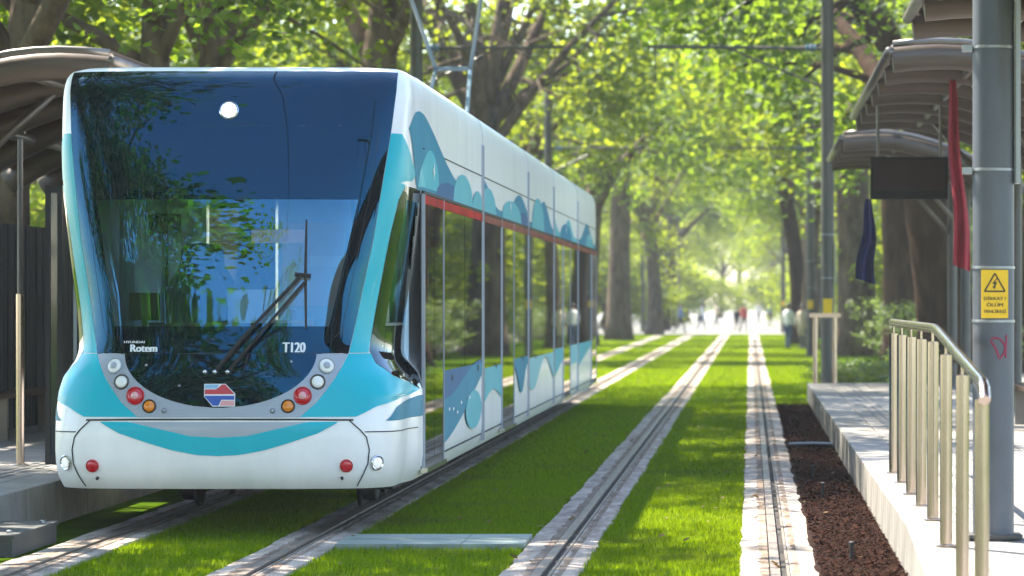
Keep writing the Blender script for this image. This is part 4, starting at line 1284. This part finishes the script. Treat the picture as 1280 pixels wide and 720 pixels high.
tree_proto('plane_tree', 'plane tree with one long limb sweeping out over the tracks', (-7.5, 116, -.05), L_, B_, seed=31, height=16, r0=.36, fork=6.5, n_limb=5, spread=5.5,
           extra_paths=[([(0, 0, 6.2), (.4, 0, 7.4), (1.2, 0, 8.4), (2.4, 0, 9.2), (3.8, -.1, 10.0), (5.2, -.2, 11.0), (6.4, -.3, 11.6)], .22)])
tree_proto('plane_tree', 'broad grey plane trunk by the track just past the tram', (-5.75, 157, -.05), L_, B_, seed=37, height=17, r0=.52, fork=8.5, n_limb=6, spread=6.5, bend=.1)
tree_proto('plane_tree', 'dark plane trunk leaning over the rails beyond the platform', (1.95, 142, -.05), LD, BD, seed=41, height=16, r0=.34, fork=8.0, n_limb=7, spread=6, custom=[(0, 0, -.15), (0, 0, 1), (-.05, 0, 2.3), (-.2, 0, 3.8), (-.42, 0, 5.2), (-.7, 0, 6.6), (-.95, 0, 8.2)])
tree_proto('plane_tree', 'slender pale-barked plane tree just behind the slim catenary pole', (2.12, 128, -.05), L_, B_, seed=43, height=15, r0=.27, fork=7.5, n_limb=6, spread=5, bend=.35)
tree_proto('plane_tree', 'big twin-stemmed plane tree standing behind the shelter roofs', (3.35, 112, -.05), L_, B_, seed=47, height=18, r0=.62, fork=8.0, n_limb=7, spread=6.5, bend=.2,
           extra_paths=[([(0, 0, 6.2), (-.5, 0, 8), (-.6, 0, 10), (-.9, .2, 13)], .34), ([(.1, 0, 6.4), (.6, 0, 8), (.7, 0, 10), (1.2, .2, 13)], .36)], crown_filter=lambda c: ~((np.abs(c[:, 0]) < 1.5) & (c[:, 2] < 12.5) & (c[:, 1] < 1.5)))
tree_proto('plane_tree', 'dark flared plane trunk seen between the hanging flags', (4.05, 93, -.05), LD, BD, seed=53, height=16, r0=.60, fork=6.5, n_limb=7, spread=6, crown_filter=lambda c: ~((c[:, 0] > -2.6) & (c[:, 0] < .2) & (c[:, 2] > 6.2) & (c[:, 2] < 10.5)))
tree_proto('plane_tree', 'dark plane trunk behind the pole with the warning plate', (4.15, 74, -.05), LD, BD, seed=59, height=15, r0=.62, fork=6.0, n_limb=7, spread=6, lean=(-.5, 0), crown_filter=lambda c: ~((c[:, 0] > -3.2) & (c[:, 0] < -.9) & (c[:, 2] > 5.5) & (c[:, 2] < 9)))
def reach(z0, ys=(-4.5, -1.5, 1.5, 4.5)):
    return [([(0, 0, z0), (1.4, dy * .3, z0 + 1.9), (3.2, dy * .65, z0 + 3.0), (5.0, dy * .9, z0 + 3.6), (6.8, dy * 1.1, z0 + 3.8)], .15) for dy in ys]
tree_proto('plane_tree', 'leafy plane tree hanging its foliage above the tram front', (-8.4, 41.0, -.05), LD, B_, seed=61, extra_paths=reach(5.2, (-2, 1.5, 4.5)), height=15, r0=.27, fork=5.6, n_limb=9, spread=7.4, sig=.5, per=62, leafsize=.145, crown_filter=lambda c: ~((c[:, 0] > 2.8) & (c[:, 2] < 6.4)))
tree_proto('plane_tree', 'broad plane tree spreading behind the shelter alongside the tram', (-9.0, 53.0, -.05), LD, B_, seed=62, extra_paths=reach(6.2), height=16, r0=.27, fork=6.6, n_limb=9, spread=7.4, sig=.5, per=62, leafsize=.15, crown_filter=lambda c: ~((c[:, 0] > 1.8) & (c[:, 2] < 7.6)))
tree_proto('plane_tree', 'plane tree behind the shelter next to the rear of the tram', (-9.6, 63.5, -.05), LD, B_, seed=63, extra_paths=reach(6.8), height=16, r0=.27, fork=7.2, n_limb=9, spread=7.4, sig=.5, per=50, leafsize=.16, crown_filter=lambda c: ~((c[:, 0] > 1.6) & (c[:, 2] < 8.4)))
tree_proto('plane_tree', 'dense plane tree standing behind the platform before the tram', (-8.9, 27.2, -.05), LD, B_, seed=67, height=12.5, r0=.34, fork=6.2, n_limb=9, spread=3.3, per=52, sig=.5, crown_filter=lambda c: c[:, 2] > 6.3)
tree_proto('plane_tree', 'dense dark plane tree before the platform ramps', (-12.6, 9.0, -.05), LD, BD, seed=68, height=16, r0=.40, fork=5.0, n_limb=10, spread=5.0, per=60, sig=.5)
tree_proto('plane_tree', 'dense dark plane tree added out of view beyond the near end of the left platform', (-12.6, 17.5, -.05), LD, BD, seed=69, height=15, r0=.40, fork=4.6, n_limb=10, spread=4.6, per=55, sig=.5)  # unseen tree, put in to block sky from the tram's left front
# the rest of the avenue: copies of four crowns
protos = []
for k, (lm, bm_, kw) in enumerate(((L_, B_, dict(seed=71, height=16, r0=.40, fork=6.0, n_limb=7, spread=6)),
                                   (LD, B_, dict(seed=73, height=17, r0=.45, fork=6.8, n_limb=7, spread=6.5)),
                                   (L_, BD, dict(seed=79, height=15, r0=.38, fork=5.6, n_limb=8, spread=5.5)),
                                   (LD, BD, dict(seed=83, height=18, r0=.48, fork=7.2, n_limb=8, spread=6.5)))):
    loc = [(-4.9, 183, -.05), (2.9, 170, -.05), (-9.8, 4.5, -.05), (-5.3, 212, -.05)][k]
    lab = ['slim plane trunk in the haze beside the dark walking couple', 'hazy plane tree by the far rails on the pedestrian side', 'plane tree of the avenue before the platform ramps', 'pale hazy plane tree beside the bright opening'][k]
    protos.append(tree_proto('plane_tree', lab, loc, lm, bm_, **kw))
bush = tree_proto('small_tree', 'low bushy tree behind the promenade', (-17, 96, -.05), L_, B_, seed=91, height=6.5, r0=.16, fork=1.4, n_limb=9, spread=3.0, subs=5, per=30, sig=.42, leafsize=.20)
rb = random.Random(29)
for side in (-1, 1):
    for y in range(84, 330, 15):
        x = (-17.5 if side < 0 else 10.8) + rb.uniform(-2.5, 2.5)
        copy_tree(bush, (x, y + rb.uniform(-5, 5), -.05), rb.uniform(0, 6.28), rb.uniform(.8, 1.25), 'low bushy tree behind the promenade')['group'] = 'low bushy trees behind the promenades'
bush['group'] = 'low bushy trees behind the promenades'

for (x, y, rz, sc) in ((-8.2, 203, 1, .9), (-9.5, 228, 2, 1), (-7.6, 258, 3, 1), (6.2, 204, 4, .9), (6.4, 232, 5, 1), (5.6, 266, 6, 1), (-4.6, 318, 1.5, .9), (1.9, 336, 2.5, .9), (-8, 300, .4, 1.1), (7, 305, .8, 1.1)):
    copy_tree(bush, (x, y, -.05), rz, sc, 'hazy bushy tree on the bright square')['group'] = 'bushy trees on the square'
def plant(k, x, y, rz, s, label):
    copy_tree(protos[k], (x, y, -.05), rz, s, label)
FARL = 'hazy plane tree in the far part of the avenue'
for k, x, y, rz, s in ((1, -6.4, 139, 1.0, .95), (3, -5.6, 243, 2.2, .95), (0, -5.8, 275, .7, 1), (2, -5.6, 305, 3.2, 1.05),
                       (2, 3.4, 196, 1.8, 1.0), (0, 3.0, 222, 4.0, 1.0), (3, 3.2, 250, .4, 1.0), (1, 3.4, 282, 2.9, 1.0), (0, 3.2, 312, 5.0, 1.0)):
    plant(k, x, y, rz, s, FARL)
for (k, x, y, rz, s) in ((3, 5.7, 66, .4, .9), (2, 6.3, 84, 1.9, .95), (3, 5.5, 102, 3.3, .95), (2, 6.1, 120, 4.4, 1.0)):
    plant(k, x, y, rz, s, 'dark plane trunk in the second row behind the shelters')
r = random.Random(19)
for i, y in enumerate(range(58, 330, 21)):
    plant(r.randrange(4), -15.5 + r.uniform(-1.5, 1.5), y + r.uniform(-4, 4), r.uniform(0, 6.28), r.uniform(.9, 1.1), 'plane tree in the outer row across the pale promenade')
for i, y in enumerate(range(66, 330, 21)):
    plant(r.randrange(4), 9.8 + r.uniform(-1.2, 1.2), y + r.uniform(-4, 4), r.uniform(0, 6.28), r.uniform(.9, 1.1), 'plane tree in the outer row behind the shelters')
for (k, x, y, rz, s) in ((3, -10.0, -18, 2.0, 1.0), (2, 6.5, -8, .5, .9), (0, 6.5, -30, 3.0, 1.0), (0, -10, -40, 2.4, 1.0)):
    plant(k, x, y, rz, s, 'plane tree of the avenue before the platform ramps')
for (k, x, y, rz, s) in ((0, -9, 345, 1, 1), (2, -3.2, 372, 2, .9), (1, 2.2, 392, 3, 1), (3, 7, 350, 4, 1), (0, -1.2, 420, 5, 1.1), (2, 5, 415, .5, 1), (1, -14, 395, 1.5, 1.1), (3, 13, 400, 2.5, 1.1)):
    plant(k, x, y, rz, s, 'faint plane tree in the glare of the square at the end of the avenue')

# shrubs beyond the platform end
def shrub(x, y, sx, h, label, seed):
    g = np.random.default_rng(seed); rr = random.Random(seed)
    root = thing('shrub', label, 'shrub', (x, y, -.05), 'shrubs beyond the platform end')
    c = np.stack([g.normal(0, sx * .45, 90), g.normal(0, .6, 90), h * (.15 + .75 * g.random(90) ** .8)], 1)
    co = leaf_cloud(c, 26, .10, .07, g, -.4)
    link_mesh('foliage', tri_mesh('foliage', co, len(LEAF), None), M['shrub'], root)
    mb = MB()
    for k in range(14):
        t = c[k]
        mb.tube([(t[0] * .4, t[1] * .4, 0), (t[0] * .8, t[1] * .8, t[2] * .6), tuple(t)], [.02, .012, .006], 5, caps=False)
    link_mesh('stems', mb.mesh('stems'), M['bark'], root)
    return root
hs = shrub(5.0, 80, 1.1, 1.5, 'leafy shrub in the hedge row behind the shelters', 9)
rh = random.Random(4)
for k in range(17):
    copy_tree(hs, (4.9 + rh.uniform(-.5, .8), 86 + k * 5.6 + rh.uniform(-1.5, 1.5), -.05), rh.uniform(0, 6.28), rh.uniform(.85, 1.3), 'leafy shrub in the hedge row behind the shelters')['group'] = 'hedge row behind the shelters'
hs['group'] = 'hedge row behind the shelters'
shrub(1.95, 67.5, .7, .55, 'low grey-green shrub just past the platform end pole', 3)
shrub(2.75, 66.0, .8, .62, 'bushy grey-green shrub behind the platform paving', 4)
shrub(3.35, 72.0, .8, .75, 'taller grey-green shrub at the foot of the plane trees', 5)

# ------------------------------------------------------------------ people
def person(label, x, y, rz, h, shirt, trousers, stride=.25, arm=.2, long_coat=False, seed=0, bag=False):
    k = h / 1.72
    V = [(0, 0, .95), (0, 0, 1.12), (0, .01, 1.32), (0, 0, 1.46), (0, -.01, 1.53), (0, -.03, 1.62), (0, -.02, 1.70),
         (.09, 0, .90), (.10, -stride * .45, .50), (.10, -stride * .55 + .02, .09), (.10, -stride * .55 - .13, .04),
         (-.09, 0, .90), (-.10, stride * .30, .50), (-.10, stride * .95, .12), (-.10, stride * .95 - .10, .04),
         (.18, .01, 1.41), (.23, arm * .5, 1.14), (.23, arm * .2 - .10, .92), (.22, arm * .2 - .14, .83),
         (-.18, .01, 1.41), (-.23, -arm * .4, 1.14), (-.23, -arm * .9, .93), (-.22, -arm * .9 - .05, .84)]
    E_ = [(0, 1), (1, 2), (2, 3), (3, 4), (4, 5), (5, 6), (0, 7), (7, 8), (8, 9), (9, 10), (0, 11), (11, 12), (12, 13), (13, 14), (3, 15), (15, 16), (16, 17), (17, 18), (3, 19), (19, 20), (20, 21), (21, 22)]
    rad = [.14, .135, .15, .09, .055, .095, .075, .10, .062, .042, .04, .10, .062, .042, .04, .065, .047, .035, .03, .065, .047, .035, .03]
    me = bpy.data.meshes.new('person'); me.from_pydata([(a * k, b * k, c * k) for a, b, c in V], E_, [])
    o = bpy.data.objects.new('person_skin', me); COL.objects.link(o)
    md = o.modifiers.new('skin', 'SKIN'); md.use_smooth_shade = True
    for i, v in enumerate(me.skin_vertices[0].data):
        v.radius = (rad[i] * k * (1.25 if i in (1, 2) else 1), rad[i] * k * (.85 if i in (1, 2) else 1)); v.use_root = (i == 0)
    o.modifiers.new('sub', 'SUBSURF').levels = 1
    dg = bpy.context.evaluated_depsgraph_get()
    out = bpy.data.meshes.new_from_object(o.evaluated_get(dg))
    bpy.data.objects.remove(o); bpy.data.meshes.remove(me)
    out.materials.clear()
    zmin = min(v.co.z for v in out.vertices)
    for v in out.vertices: v.co.z -= zmin
    mats = [M['skin'], shirt, trousers, M['rubber']]
    for p in out.polygons:
        z = p.center.z / k; xa = abs(p.center.x) / k
        if z < .10: i = 3
        elif z > 1.49: i = 0
        elif xa > .17 and z < .93: i = 0
        elif z > (.55 if long_coat else .94) : i = 1
        else: i = 2
        p.material_index = i; p.use_smooth = True
    b = link_mesh('person', out, mats, None, (x, y, 0))
    b.rotation_euler = (0, 0, rz)
    tag(b, label, 'person', 'people walking in the avenue')
    hz = 1.615 * k
    hair = MB()
    prof = [(.099 * math.cos(t), .105 * math.sin(t)) for t in (-.35, 0, .35, .7, 1.1, 1.4)] + [(.0005, .106)]
    hair.lathe([(a * k, c * k) for a, c in prof], (0, -.01 * k, hz + .02 * k), (0, .18, 1), 14)
    hm = hair.mesh('hair', (0, 0, 0), True); hm.materials.append(M['hair'])
    hobj = bpy.data.objects.new('hair', hm); COL.objects.link(hobj); hobj.parent = b
    f = MB()
    f.lathe([(.016 * k, 0), (.010 * k, .018 * k), (.0005, .026 * k)], (0, -.115 * k, hz), (0, -1, -.2), 8)
    fm = f.mesh('nose'); fm.materials.append(M['skin']); fo = bpy.data.objects.new('nose', fm); COL.objects.link(fo); fo.parent = b
    if bag:
        g_ = MB().box(.20 * k, .34 * k, -.16 * k, .12 * k, .58 * k, .82 * k).tube([(.27 * k, -.1 * k, .82 * k), (.24 * k, -.05 * k, .95 * k), (.27 * k, .06 * k, .82 * k)], .012, 5)
        gm = g_.mesh('hand_bag'); gm.materials.append(M['rubber'])
        go = bpy.data.objects.new('hand_bag', gm); COL.objects.link(go)
        go.location = (x, y, 0); go.rotation_euler = (0, 0, rz)
        tag(go, 'dark hand bag carried by the person in beige', 'bag')
person('person in a white top standing beside the rails by the slim pole', 1.33, 126, 2.6, 1.60, M['shirt_white'], M['trouser_jean'], .12, .1)
person('person in a long beige coat holding a bag beside the rails', 1.82, 126.5, -.5, 1.56, M['shirt_beige'], M['trouser_grey'], .1, .1, True, bag=True)
person('person in dark clothes walking at the left edge of the far lawn', -4.75, 186, 1.2, 1.62, M['shirt_dark'], M['trouser_dark'], .3, .3)
person('person in grey and black following behind the dark walker', -5.1, 188, 1.0, 1.55, M['shirt_dark'], M['trouser_grey'], .25, .3)
person('person in a blue top striding across the far rails', -3.7, 190, 1.5, 1.56, M['shirt_blue'], M['trouser_dark'], .45, .4)
person('person in a dark red top walking by the bright opening', -.35, 195, .3, 1.55, M['shirt_red'], M['trouser_dark'], .3, .3)
person('person in black beside the one in dark red', -.75, 196, .2, 1.35, M['shirt_dark'], M['trouser_dark'], .3, .3)
person('person in a pale top crossing the square near the thin pole', -2.9, 214, 1.4, 1.62, M['shirt_white'], M['trouser_jean'], .3, .3)
person('person in grey walking alone across the bright square', -2.2, 232, -1.2, 1.66, M['shirt_beige'], M['trouser_grey'], .3, .3)
person('person in blue standing among the faint trees on the square', 1.3, 240, .6, 1.66, M['shirt_blue'], M['trouser_dark'], .15, .2)
person('person in white far off in the bright opening', .6, 262, .2, 1.62, M['shirt_white'], M['trouser_grey'], .2, .2)

# ------------------------------------------------------------------ air
hz = MB().box(-160, 160, -70, 720, -1.2, 24).build('haze', [])
hm = bpy.data.materials.new('haze'); hm.use_nodes = True
N = hm.node_tree.nodes; N.remove(N['Principled BSDF'])
pv = N.new('ShaderNodeVolumePrincipled')
pv.inputs['Density'].default_value = .00034
pv.inputs['Color'].default_value = (.93, .97, 1.0, 1)
pv.inputs['Anisotropy'].default_value = .35
hm.node_tree.links.new(pv.outputs['Volume'], N['Material Output'].inputs['Volume'])
hz.data.materials.append(hm)
tag(hz, 'thin pale haze filling the avenue', 'haze', kind='stuff')
